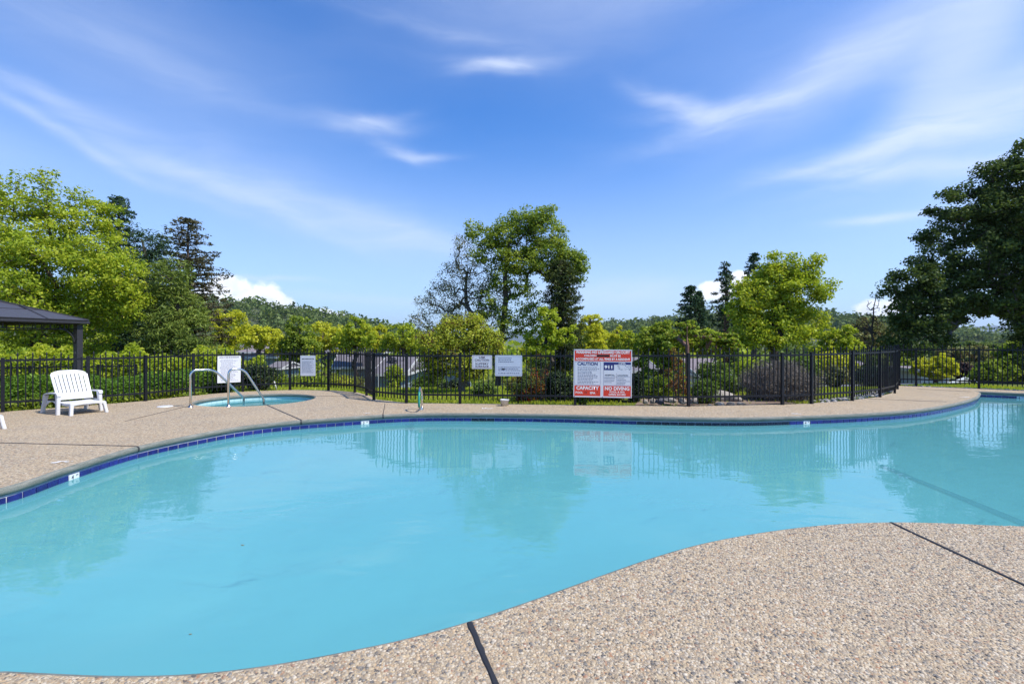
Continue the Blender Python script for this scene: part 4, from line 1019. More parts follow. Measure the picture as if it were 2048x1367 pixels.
sh('shrub', 'dark bronze-leaved shrub behind the spa', 515, 752, 45, 24, 15.2, L['dark'], 91, 80, 44, .075, extra=('young_leaves', L['olive'], .35, 9, .06))
sh('shrub', 'dark twiggy shrub behind the left spa sign', 440, 765, 34, 26, 14.0, L['dark'], 92, 50, 40, .07)
sh('shrub', 'broad-leaved green plant between the spa sign and the hedge', 405, 765, 30, 24, 14.0, L['mid'], 93, 50, 40, .07)
sh('nandina_shrub', 'red and green heavenly bamboo under the pale rules sign', 1048, 770, 38, 34, 11.7, L['red'], 94, 80, 44, .06, asp=.4)
sh('nandina_shrub', 'upper red-tipped shoots right of the pale rules sign', 1078, 735, 24, 28, 12.3, L['red'], 95, 45, 26, .06, asp=.4)
sh('shrub', 'low green bush left of the heavenly bamboo', 970, 780, 28, 18, 12.6, L['mid'], 96, 45, 44, .06)
sh('shrub', 'almost black clipped shrub left of the big red sign', 1120, 776, 34, 32, 11.9, L['dark'], 97, 80, 60, .06)
sh('shrub', 'dark clipped shrub hidden behind the big red sign', 1205, 772, 58, 36, 12.0, L['dark'], 98, 110, 60, .06)
sh('shrub', 'dark narrow shrub at the right edge of the big red sign', 1268, 776, 18, 34, 11.7, L['dark'], 99, 50, 60, .055)
sh('shrub', 'bright fern-like plant under the big red sign', 1165, 797, 16, 9, 10.9, L['hedge'], 100, 24, 24, .055)
sh('shrub', 'rounded boxwood right of the red-brown trunk', 1412, 783, 30, 26, 11.4, L['mid'], 101, 80, 60, .045)
sh('shrub', 'upright dark yew behind the pale boulder', 1455, 765, 34, 20, 13.2, L['mid'], 102, 70, 50, .06)
sh('shrub', 'leafy green bush at the foot of the tree right of the sign', 1312, 778, 32, 24, 12.6, L['green'], 103, 60, 46, .06)
lav = sh('lavender_bush', 'huge round grey-brown lavender bush behind the fence', 1558, 766, 82, 48, 12.3, L['lav'], 104, 800, 30, .075, bark='twig', asp=.16, up=.2, spread=.16, flat=1.0, ry=70)
sh('shrub', 'dark green shrub growing through the right of the lavender', 1605, 738, 34, 26, 13.2, L['mid'], 105, 60, 44, .06)
sh('shrub', 'round shrub beyond the lawn right of the lavender', 1668, 752, 26, 20, 17, L['olive'], 106, 50, 40, .09)
sh('shrub', 'small flowering bush at the foot of the valley slope by the fence', 690, 765, 46, 14, 20, L['russet'], 107, 60, 40, .09)
sh('shrub', 'green bush in front of the grey house window', 788, 752, 20, 26, 22, L['yg'], 108, 50, 44, .09)
sh('shrub', 'wide bush between the grey house and the domed tree', 860, 768, 44, 16, 20, L['mid'], 109, 70, 44, .09)
sh('shrub', 'green bush hiding the shed corner', 560, 765, 24, 20, 19, L['green'], 110, 50, 40, .09)
sh('shrub', 'leafy screen of green beside the second sign', 612, 768, 44, 22, 18, L['green'], 111, 80, 40, .09)
sh('shrub', 'brownish hedge bush at the back of the right lawn', 1740, 752, 50, 16, 22, L['olive'], 112, 70, 44, .1)
sh('shrub', 'dark shade-loving bush behind the slippery surface sign trunk', 905, 778, 30, 20, 17, L['dark'], 113, 60, 44, .08)
sh('shrub', 'glossy dark bush filling the gap between heavenly bamboo and clipped shrub', 1090, 780, 26, 28, 12.6, L['dark'], 114, 60, 50, .06)
sh('shrub', 'leafy bush behind the copper-leaved shrub', 1350, 775, 34, 28, 13.6, L['green'], 115, 70, 46, .065)
sh('shrub', 'dark green bush between the boxwood and the dark redwood trunk', 1425, 745, 36, 26, 15.5, L['mid'], 116, 70, 46, .075)
sh('shrub', 'bright bush at the right shoulder of the redwood trunk', 1490, 745, 26, 30, 17, L['yg'], 117, 60, 44, .08)
# ------------------------------------------------------------------ lawn blades near the fence
rg = np.random.default_rng(9); K = 150000
gx_ = rg.uniform(-14, 17.5, K); gy_ = rg.uniform(8.5, 19.5, K)
ok = ~in_poly(gx_, gy_, DK); dk = poly_dist(gx_[ok], gy_[ok], DK); gx_, gy_ = gx_[ok], gy_[ok]; ok = (dk > .01) & (dk < 6.5)
ok &= ~((gx_ > 2.6) & (gx_ < 6.6) & (gy_ < 12.6)) | (rg.random(len(gx_)) < .06)
gx_, gy_ = gx_[ok], gy_[ok]; n_ = len(gx_); hb = rg.uniform(.035, .085, n_)*(1+.5*np.sin(gx_*2)*np.sin(gy_*3)); a = rg.uniform(0, 2*PI, n_); wd = .009+.0012*gy_*.5
zz_ = gz(gx_, gy_); bx_ = np.cos(a)*wd; by_ = np.sin(a)*wd; lx, ly = rg.normal(size=n_)*.025, rg.normal(size=n_)*.025
V = np.stack([np.stack([gx_-bx_, gy_-by_, zz_-.01], 1), np.stack([gx_+bx_, gy_+by_, zz_-.01], 1), np.stack([gx_+lx, gy_+ly, zz_+hb], 1)], 1).reshape(-1, 3)
tag(mesh_obj('grass', np_mesh('grass', V, np.arange(n_*3).reshape(n_, 3)), L['grass']), 'short bright lawn grass outside the fence', kind='stuff')
print('leaves', LEAFN)

# ------------------------------------------------------------------ houses beyond the lawn
def hip_house(name, label, c, wx, wy, eave, rise, rz, wall, roof, base, over=.45, windows=(), hip=.0, vents=0, fascia=True, fs=.20):
    """c is the middle of the plan at ground level; ridge runs along local x"""
    root = empty(name, (c[0], c[1], base), rz); tag(root, label, 'house'); e = eave-base
    mesh_obj('wall', box_mesh('wall', (-wx/2, -wy/2, -1.0), (wx/2, wy/2, e-.02)), wall, root)
    X, Y_ = wx/2+over, wy/2+over; t = .16; hx = hip*Y_
    bm = bmesh.new(); lo = [bm.verts.new(p) for p in ((-X, -Y_, e), (X, -Y_, e), (X, Y_, e), (-X, Y_, e))]; up = [bm.verts.new((v.co.x, v.co.y, e+t)) for v in lo]
    r0_, r1_ = bm.verts.new((-X+hx, 0, e+t+rise)), bm.verts.new((X-hx, 0, e+t+rise))
    bm.faces.new(lo[::-1])
    for i in range(4): bm.faces.new((lo[i], lo[(i+1) % 4], up[(i+1) % 4], up[i]))
    bm.faces.new((up[0], up[1], r1_, r0_)); bm.faces.new((up[2], up[3], r0_, r1_)); bm.faces.new((up[1], up[2], r1_)); bm.faces.new((up[3], up[0], r0_))
    rf = mesh_obj('roof', bm_mesh('roof', bm), roof, root)
    if fascia:
        bm = bmesh.new()
        for a, b in (((-X, -Y_-.015, e+.06), (X, -Y_-.015, e+.06)), ((X+.015, -Y_, e+.06), (X+.015, Y_, e+.06)), ((-X-.015, -Y_, e+.06), (-X-.015, Y_, e+.06))): beam(bm, a, b, .04, fs)
        if hip == 0:
            for s in (-1, 1):
                for q in (-1, 1): beam(bm, (s*(X+.03), q*Y_, e+.08), (s*(X+.03), 0, e+t+rise-.05), .04, fs)
        mesh_obj('fascia', bm_mesh('fascia', bm), M['trim'], root)
    for (x0, x1, z0, z1, side) in windows:
        bm = bmesh.new(); y = -wy/2-.03
        if side == 'x': mtx = Matrix.Translation((wx/2, 0, 0)) @ Matrix.Rotation(PI/2, 4, 'Z') @ Matrix.Translation((0, wy/2, 0))
        else: mtx = None
        for lo_, hi_ in (((x0, y, z0), (x1, y+.06, z0+.07)), ((x0, y, z1-.07), (x1, y+.06, z1)), ((x0, y, z0+.07), (x0+.07, y+.06, z1-.07)), ((x1-.07, y, z0+.07), (x1, y+.06, z1-.07)), (((x0+x1)/2-.03, y, z0+.07), ((x0+x1)/2+.03, y+.06, z1-.07))): add_box(bm, lo_, hi_, mtx)
        wf = mesh_obj('window', bm_mesh('window', bm), M['trim'], root)
        bm = bmesh.new(); add_box(bm, (x0+.05, -wy/2-.012, z0+.05), (x1-.05, -wy/2-.004, z1-.05), mtx); mesh_obj('pane', bm_mesh('pane', bm), M['glass'], wf)
    for i in range(vents):
        f = rnd.uniform(-.8, .8); g = rnd.uniform(.25, .75); bm = bmesh.new(); p = Vector((f*(X-hx-.5), -Y_*(1-g), e+t+rise*g))
        if i % 3 == 0: add_box(bm, p+Vector((-.25, -.2, 0)), p+Vector((.25, .2, .32)), None, .03)
        else: tube(bm, [p-Vector((0, 0, .1)), p+Vector((0, 0, .42))], .07, 8); tube(bm, [p+Vector((0, 0, .42)), p+Vector((0, 0, .5))], .12, 8)
        mesh_obj('roof_vent', bm_mesh('roof_vent', bm), M['pipe'], rf)
    return root
def hs(name, label, pxa, pxb, py_ridge, py_eave, Y, **kw):
    a = P(pxa, py_eave, Y); b = P(pxb, py_eave, Y); wx = (b.x-a.x); wy = kw.pop('wy', 7.0); ov = kw.get('over', .45)
    rise = P(0, py_ridge, Y+wy/2+ov).z-a.z-.16
    c = ((a.x+b.x)/2, Y+wy/2+ov, 0); base = gz1(c[0], c[1])
    return hip_house(name, label, c, wx-2*ov, wy, a.z, rise, kw.pop('rz', 0.0), kw.pop('wall'), kw.pop('roof'), min(base, a.z-2.6), **kw)
hs('house', 'far pink-grey roofed house with roof vents, left of the slim green tree', 455, 560, 684, 706, 62, wall=M['stucco_grey'], roof=M['roof_b'], vents=6, wy=9)
hs('house', 'lower pink-grey roof wing in front of the far house', 492, 556, 697, 716, 52, wall=M['stucco_grey'], roof=M['roof_b'], vents=3, wy=6)
hs('shed', 'small grey-roofed shed with white eaves behind the dark spa shrub', 530, 562, 722, 740, 26, wall=M['stucco_grey'], roof=M['roof'], wy=2.4, over=.2, fs=.07)
hs('house', 'pale-walled house with grey shingle roof and slanting white eaves', 640, 735, 706, 737, 40, wall=M['stucco'], roof=M['roof'], vents=3, wy=8, rz=R(14), windows=((-1.0, .4, .9, 2.0, 'y'),))
hs('house', 'long grey roof half hidden behind the pale-walled house', 590, 745, 692, 708, 58, wall=M['stucco_grey'], roof=M['roof'], vents=4, wy=9)
hs('house', 'grey-blue house with wide shingle roof and dark window bays', 742, 812, 712, 751, 36, wall=M['stucco_grey'], roof=M['roof'], vents=5, wy=8.5, windows=((-.9, .3, .2, 1.7, 'y'), (.5, 1.0, .3, 1.7, 'y')))
hs('house', 'blue-grey rear wing right of the wide shingle roof', 812, 935, 716, 728, 46, wall=M['stucco_grey'], roof=M['roof'], wy=9)
hs('house', 'grey roof seen past the right edge of the big red sign', 1225, 1322, 714, 745, 34, wall=M['stucco'], roof=M['roof'], wy=8)
hs('house', 'lavender-grey roof behind the upright yew', 1395, 1475, 716, 752, 36, wall=M['stucco'], roof=M['roof_b'], wy=8)
hs('garage', 'white garage behind the rounded yellow-green tree', 1838, 1912, 733, 743, 34, wall=M['trim'], roof=M['roof_b'], wy=5, over=.25)
hs('house', 'pale house glimpsed between the lavender and the fence corner', 1690, 1775, 722, 736, 44, wall=M['trim'], roof=M['roof_b'], wy=7)
# low retaining wall by the driveway
a, b = P(1900, 770, 24), P(1950, 752, 27)
bm = bmesh.new(); beam(bm, (a.x, a.y, a.z-.3), (b.x, b.y, b.z-.3), .25, .8)
tag(mesh_obj('retaining_wall', bm_mesh('retaining_wall', bm), M['stucco']), 'sloping pale concrete wall beside the driveway', 'wall')

# ------------------------------------------------------------------ gazebo outside the left fence
C0 = P(178, 641.5, 12.5); u = Vector((-.225, -.974, 0)).normalized(); v = Vector((-u.y, u.x, 0)); v = -v if v.x > 0 else v
S = 3.7; zE = C0.z; gzb = -.35; gaz = empty('gazebo', (C0.x, C0.y, gzb)); tag(gaz, 'black metal gazebo with hipped sheet roof at the left edge', 'gazebo')
O = Vector((C0.x, C0.y, gzb)); cor = [C0, C0+u*S, C0+u*S+v*S, C0+v*S]; apex = C0+u*S/2+v*S/2; apex.z = 2.62
def loc(p): return Vector(p)-O
bm = bmesh.new()
for i in range(4):
    a, b = cor[i], cor[(i+1) % 4]; nrow = 3
    for r in range(nrow):
        f0, f1 = r/nrow, (r+1)/nrow; q = [a.lerp(apex, f0), b.lerp(apex, f0), b.lerp(apex, f1), a.lerp(apex, f1)]
        off = Vector((0, 0, .006*r))
        vs = [bm.verts.new(loc(x)+off) for x in q]
        bm.faces.new(vs if r < nrow-1 else vs[:3])
me = bm_mesh('roof', bm); rf = mesh_obj('roof', me, M['gazebo_roof'], gaz); md = rf.modifiers.new('thick', 'SOLIDIFY'); md.thickness = .02; md.offset = -1
for i in range(4):
    a, b = cor[i], cor[(i+1) % 4]
    for f in (.25, .5, .75):
        bm = bmesh.new(); g = a.lerp(b, f); t = a.lerp(apex, 1-abs(2*f-1)) if f <= .5 else b.lerp(apex, 1-abs(2*f-1))
        t = a.lerp(apex, 2*f) if f <= .5 else b.lerp(apex, 2*(1-f)); t = g.lerp(t, .99)
        beam(bm, loc(g)+Vector((0, 0, .016)), loc(t)+Vector((0, 0, .024)), .035, .03); mesh_obj('roof_seam', bm_mesh('roof_seam', bm), M['gazebo'], gaz)
    for f in (1/3, 2/3):
        bm = bmesh.new(); beam(bm, loc(a.lerp(apex, f))+Vector((0, 0, .018)), loc(b.lerp(apex, f))+Vector((0, 0, .018)), .03, .02); mesh_obj('roof_seam', bm_mesh('roof_seam', bm), M['gazebo'], gaz)
    bm = bmesh.new(); beam(bm, loc(a)+Vector((0, 0, .02)), loc(apex)+Vector((0, 0, .02)), .05, .04); mesh_obj('hip_cap', bm_mesh('hip_cap', bm), M['gazebo'], gaz)
    bm = bmesh.new(); beam(bm, loc(a)-Vector((0, 0, .045)), loc(b)-Vector((0, 0, .045)), .05, .06); mesh_obj('eave', bm_mesh('eave', bm), M['gazebo'], gaz)
ins_ = .15
pc = [C0+u*ins_+v*ins_, C0+u*(S-ins_)+v*ins_, C0+u*(S-ins_)+v*(S-ins_), C0+u*ins_+v*(S-ins_)]
for i in range(4):
    p = loc(pc[i]); bm = bmesh.new(); an = math.atan2(u.y, u.x)
    add_box(bm, (-.068, -.068, 0), (.068, .068, zE-gzb-.10), Matrix.Translation((p.x, p.y, 0)) @ Matrix.Rotation(an, 4, 'Z'), .006); mesh_obj('post', bm_mesh('post', bm), M['gazebo'], gaz)
    q = loc(pc[(i+1) % 4]); zt = zE-gzb
    bm = bmesh.new(); beam(bm, (p.x, p.y, zt-.05), (q.x, q.y, zt-.05), .07, .09); mesh_obj('top_beam', bm_mesh('top_beam', bm), M['gazebo'], gaz)
    d = (Vector((q.x, q.y, 0))-Vector((p.x, p.y, 0))); Ls = d.length; d.normalize()
    bm = bmesh.new(); tube(bm, [Vector((p.x, p.y, zt-.22))+d*.08, Vector((q.x, q.y, zt-.22))-d*.08], .013, 6)
    for k in range(1, 11):
        s = Vector((p.x, p.y, zt-.22))+d*Ls*k/11; beam(bm, s, s+Vector((0, 0, .13)), .018, .018)
    mesh_obj('valance', bm_mesh('valance', bm), M['gazebo'], gaz)
    for (o_, sg) in ((p, 1), (q, -1)):
        b0 = Vector((o_.x, o_.y, 0)); bm = bmesh.new()
        tube(bm, [b0+d*sg*(.085+.36*(1-math.cos(t)))+Vector((0, 0, zt-.58+.36*math.sin(t))) for t in np.linspace(0, PI/2, 9)], .016, 6); mesh_obj('bracket', bm_mesh('bracket', bm), M['gazebo'], gaz)

# ------------------------------------------------------------------ signs on the fence
def on_fence(px, A, B):
    k = (px-CX)/F; d = B-A; t = (k*A.y-A.x)/(d.x-k*d.y); return A+d*t
def sign_root(name, label, px0, px1, py0, py1, A, B, tilt=0.0, gap=.034, mat='board', rad=.012):
    a, b = on_fence(px0, A, B), on_fence(px1, A, B); c = (a+b)/2; Wd = math.hypot(b.x-a.x, b.y-a.y); an = math.atan2(b.y-a.y, b.x-a.x)
    nrm = Vector((math.sin(an), -math.cos(an), 0)); zt, zb_ = H+(CY-py0)/F*c.y, H+(CY-py1)/F*c.y
    root = empty(name, c+nrm*gap+Vector((0, 0, (zt+zb_)/2)), 0); root.rotation_euler = (0, R(tilt), an); tag(root, label, 'sign')
    Ht = zt-zb_; bm = bmesh.new(); r = rad; pts = []
    for cx_, cz_, s0 in ((Wd/2-r, Ht/2-r, 0), (-Wd/2+r, Ht/2-r, PI/2), (-Wd/2+r, -Ht/2+r, PI), (Wd/2-r, -Ht/2+r, 3*PI/2)):
        for k in range(5): t = s0+k*PI/8; pts.append((cx_+r*math.cos(t), cz_+r*math.sin(t)))
    f = bm.faces.new([bm.verts.new((x, 0, z)) for x, z in pts]); e = bmesh.ops.extrude_face_region(bm, geom=[f])
    for v_ in [g for g in e['geom'] if isinstance(g, bmesh.types.BMVert)]: v_.co.y += .005
    mesh_obj('board', bm_mesh('board', bm), M[mat], root); root['w'] = Wd; return root, Wd, Ht
def flat(root, name, mat, rects, y=-.0005):
    bm = bmesh.new()
    for (x0, z0, x1, z1) in rects: bm.faces.new([bm.verts.new(p) for p in ((x0, y, z0), (x1, y, z0), (x1, y, z1), (x0, y, z1))])
    return mesh_obj(name, bm_mesh(name, bm), M[mat], root)
def border(x0, z0, x1, z1, t): return [(x0, z0, x1, z0+t), (x0, z1-t, x1, z1), (x0, z0+t, x0+t, z1-t), (x1-t, z0+t, x1, z1-t)]
def letters(root, s, x, z, size, mat, off=.02, width=None, align='CENTER', y=-.0014, name='lettering'):
    me = text_mesh(s, size, off, align); xs = [v.co.x for v in me.vertices]; k = 1.0
    if width: k = width/(max(xs)-min(xs)+1e-6)
    for v in me.vertices: v.co = Vector((x+v.co.x*k, y, z+v.co.y))
    return mesh_obj(name, me, M[mat], root)
def small_print(root, x0, x1, z0, z1, rows, mat, fill=.75, seed=1, hfrac=.38, bold=(), name='small_print', indent=.0):
    r_ = random.Random(seed); rects = []; dz_ = (z1-z0)/rows
    for i in range(rows):
        z = z1-(i+.5)*dz_; x = x0+(indent if r_.random() < .5 else 0); end = x0+(x1-x0)*r_.uniform(fill, 1.0)
        h_ = dz_*hfrac*(1.35 if i in bold else 1)
        while x < end:
            l = r_.uniform(.012, .045)*(x1-x0)/.4; rects.append((x, z-h_/2*r_.uniform(.75, 1), min(x+l, x1), z+h_/2)); x += l+.010*(x1-x0)/.4
    return flat(root, name, mat, rects, -.0010)
A1, B1 = RUN1[5], RUN1[6]; A2, B2 = RUN1[7], RUN1[8]
# spa rules
s, Wd, Ht = sign_root('rules_sign', 'tall white spa rules sign behind the right chrome handrail', 434, 480.5, 711.5, 764.5, A1, B1, tilt=.5)
for k in range(6): pass
small_print(s, -Wd*.42, Wd*.42, Ht*.42, Ht*.47, 1, 'ink', .9, 3, .7); small_print(s, -Wd*.40, Wd*.40, -Ht*.44, Ht*.38, 24, 'greyink', .6, 4, .36, indent=.03)
# second white sign
s, Wd, Ht = sign_root('notice_sign', 'narrow white notice with grey lines hung right of the spa', 602, 632, 710.5, 751, A2, B2, tilt=-.3)
small_print(s, -Wd*.40, Wd*.42, Ht*.30, Ht*.36, 1, 'ink', .9, 5, .8); small_print(s, -Wd*.40, Wd*.42, -Ht*.36, Ht*.24, 14, 'greyink', .6, 6, .42)
A3, B3 = RUN2[2], RUN2[3]
s, Wd, Ht = sign_root('caution_sign', 'small white slippery surface sign with red border', 944.5, 984.5, 710, 737, A3, B3)
flat(s, 'border', 'redline', border(-Wd*.46, -Ht*.44, Wd*.46, Ht*.44, .007)); flat(s, 'rule_line', 'redline', [(-Wd*.36, .004, Wd*.36, .008)])
letters(s, 'USE', 0, Ht*.33, .060, 'brownink', .02, Wd*.30); letters(s, 'CAUTION', 0, Ht*.14, .062, 'brownink', .02, Wd*.72)
letters(s, 'SLIPPERY', 0, -Ht*.14, .058, 'brownink', .02, Wd*.68); letters(s, 'SURFACE', 0, -Ht*.33, .056, 'brownink', .02, Wd*.66)
s, Wd, Ht = sign_root('rules_sign', 'pale blue-white rules sign above the heavenly bamboo', 990.5, 1044.5, 710, 751.5, A3, B3, mat='board_blue', rad=.02)
flat(s, 'border', 'greyink', border(-Wd*.47, -Ht*.45, Wd*.47, Ht*.45, .004))
small_print(s, -Wd*.38, Wd*.30, Ht*.14, Ht*.40, 3, 'greyink', .6, 7, .45); small_print(s, -Wd*.38, Wd*.42, -Ht*.27, -Ht*.04, 3, 'greyink', .8, 8, .5); small_print(s, -Wd*.38, Wd*.42, -Ht*.40, -Ht*.32, 1, 'greyink', .9, 9, .55)
flat(s, 'blackout', 'black', [(-Wd*.25, -Ht*.20, -Wd*.14, -Ht*.13)], -.0018)
# the big board
A4, B4 = RUN2[3], RUN2[4]
def of(px): return on_fence(px, RUN2[2] if px < 1150 else RUN2[3], RUN2[3] if px < 1150 else RUN2[4])
s, Wd, Ht = sign_root('warning_sign', 'large red white and blue no lifeguard warning board on the fence', 1147, 1263, 698.5, 794, A4, B4, tilt=.55, gap=.05, rad=.004)
w2 = Wd/2; h2 = Ht/2
def X_(f): return -w2+f*Wd
def Z_(f): return h2-f*Ht
def rect(x0, z0, x1, z1): return (X_(x0), Z_(z1), X_(x1), Z_(z0))
flat(s, 'red_panel', 'red', [rect(.015, .022, .985, .245)]); flat(s, 'red_panel', 'red', [rect(.015, .755, .465, .972)]); flat(s, 'red_panel', 'red', [rect(.515, .755, .985, .972)])
letters(s, 'WARNING NO LIFEGUARD ON DUTY', 0, Z_(.062), .083, 'letter_white', .034, Wd*.93)
letters(s, 'CHILDREN', X_(.285), Z_(.133), .062, 'letter_white', .022, Wd*.21); flat(s, 'blackout', 'black', [rect(.395, .110, .615, .152)], -.0020); letters(s, 'MUST BE', X_(.715), Z_(.133), .062, 'letter_white', .022, Wd*.18)
letters(s, 'ACCOMPANIED AT ALL TIMES BY A RESIDENT', 0, Z_(.203), .068, 'letter_white', .030, Wd*.93)
flat(s, 'border', 'navy', border(X_(.018), Z_(.742), X_(.462), Z_(.262), .005)); flat(s, 'border', 'navy', border(X_(.516), Z_(.745), X_(.982), Z_(.262), .005))
letters(s, 'CAUTION', X_(.24), Z_(.305), .102, 'navy', .035, Wd*.35)
small_print(s, X_(.07), X_(.44), Z_(.725), Z_(.36), 12, 'greyink', .55, 12, .45)
flat(s, 'blue_panel', 'navy', [rect(.516, .264, .982, .312), rect(.516, .312, .694, .428)], -.0009)
letters(s, '911', X_(.605), Z_(.366), .092, 'letter_white', .05, Wd*.135); letters(s, 'CPR', X_(.83), Z_(.289), .042, 'letter_white', .03, Wd*.13)
r_ = random.Random(4); rects = []
for (cx_, cz_) in ((.77, .355), (.77, .40), (.82, .42), (.90, .345), (.95, .36), (.89, .40), (.94, .41)):
    for k in range(6):
        x, z = X_(cx_+r_.uniform(-.02, .02)), Z_(cz_+r_.uniform(-.018, .018)); rects.append((x, z, x+r_.uniform(.006, .022), z+r_.uniform(.004, .012)))
flat(s, 'diagram', 'greyink', rects, -.0010)
letters(s, 'HOSPITAL:', X_(.625), Z_(.533), .046, 'ink', .025, Wd*.17); letters(s, 'LOCATION:', X_(.845), Z_(.536), .046, 'ink', .025, Wd*.18)
flat(s, 'rule_line', 'greyink', [rect(.735, .49, .739, .74), rect(.53, .563, .97, .567)], -.0010)
small_print(s, X_(.53), X_(.725), Z_(.70), Z_(.575), 4, 'greyink', .6, 14, .42); small_print(s, X_(.75), X_(.965), Z_(.735), Z_(.58), 5, 'greyink', .55, 15, .42)
letters(s, 'CAPACITY', X_(.24), Z_(.810), .104, 'letter_white', .035, Wd*.39); letters(s, 'POOL', X_(.10), Z_(.905), .066, 'letter_white', .028, Wd*.125)
letters(s, '22', X_(.21), Z_(.900), .056, 'black', .012); letters(s, 'SPA', X_(.33), Z_(.910), .066, 'letter_white', .028, Wd*.095); letters(s, '7', X_(.41), Z_(.905), .056, 'black', .012)
letters(s, 'NO DIVING', X_(.75), Z_(.812), .104, 'letter_white', .035, Wd*.42); letters(s, 'POOL & SPA', X_(.75), Z_(.882), .054, 'letter_white', .028, Wd*.26); letters(s, 'OPEN 24 HRS', X_(.75), Z_(.935), .054, 'letter_white', .028, Wd*.29)
for fx, fz in ((.018, .018), (.982, .018), (.018, .982), (.982, .982), (.5, .985), (.5, .012)):
    bm = bmesh.new(); bmesh.ops.create_cone(bm, cap_ends=True, segments=8, radius1=.009, radius2=.008, depth=.006, matrix=Matrix.Translation((X_(fx), -.004, Z_(fz))) @ Matrix.Rotation(PI/2, 4, 'X')); mesh_obj('bolt', bm_mesh('bolt', bm), M['ink'], s)

# ------------------------------------------------------------------ chrome rails
def spa_rail(base, end, top, label):
    root = empty('spa_handrail', (base.x, base.y, 0)); tag(root, label, 'handrail', 'chrome handrails of the spa')
    d = end-base; d.z = 0; Ld = d.length; d.normalize()
    pts = [Vector((0, 0, -.06)), Vector((0, 0, top)), d*(Ld*.42)+Vector((0, 0, top*1.0)), d*Ld+Vector((0, 0, .10)), d*(Ld+.0)+Vector((0, 0, -.30))]
    bm = bmesh.new(); tube(bm, fillet(pts, [.13, .16, .05], 7), .0235, 14); mesh_obj('rail', bm_mesh('rail', bm), M['chrome'], root)
    bm = bmesh.new(); bmesh.ops.create_cone(bm, cap_ends=True, segments=20, radius1=.055, radius2=.040, depth=.022, matrix=Matrix.Translation((0, 0, .011))); mesh_obj('base_flange', bm_mesh('base_flange', bm), M['chrome'], root)
b1, b2 = G(381, 813.5), G(457, 812.5)
spa_rail(b1, Vector((-6.24, 11.25, 0)), .79, 'left chrome handrail bent over the spa edge'); spa_rail(b2, Vector((-5.66, 11.02, 0)), .81, 'right chrome handrail standing before the white spa sign')
gb = G(841.5, 818.5); root = empty('grab_rail', (gb.x, gb.y, 0)); tag(root, 'short chrome pool grab rail with green wrapped handle', 'grab rail')
e = Vector((.045, -.42, 0))
lp = fillet([Vector((.025, 0, -.03)), Vector((.03, 0, .34)), e*.35+Vector((0, 0, .50)), e*.95+Vector((0, 0, .36)), e*1.0+Vector((0, 0, .12)), Vector((.0, -.03, .02))], [.10, .10, .10, .08], 6)
bm = bmesh.new(); tube(bm, lp, .019, 12); mesh_obj('rail', bm_mesh('rail', bm), M['chrome'], root)
gp = [p for p in lp if p.y < -.25 and p.z < .40]; bm = bmesh.new(); tube(bm, gp, .023, 12); mesh_obj('grip', bm_mesh('grip', bm), M['green'], root)
bm = bmesh.new(); bmesh.ops.create_cone(bm, cap_ends=True, segments=16, radius1=.05, radius2=.042, depth=.05, matrix=Matrix.Translation((.01, -.005, .024))); mesh_obj('base_flange', bm_mesh('base_flange', bm), M['chrome'], root)

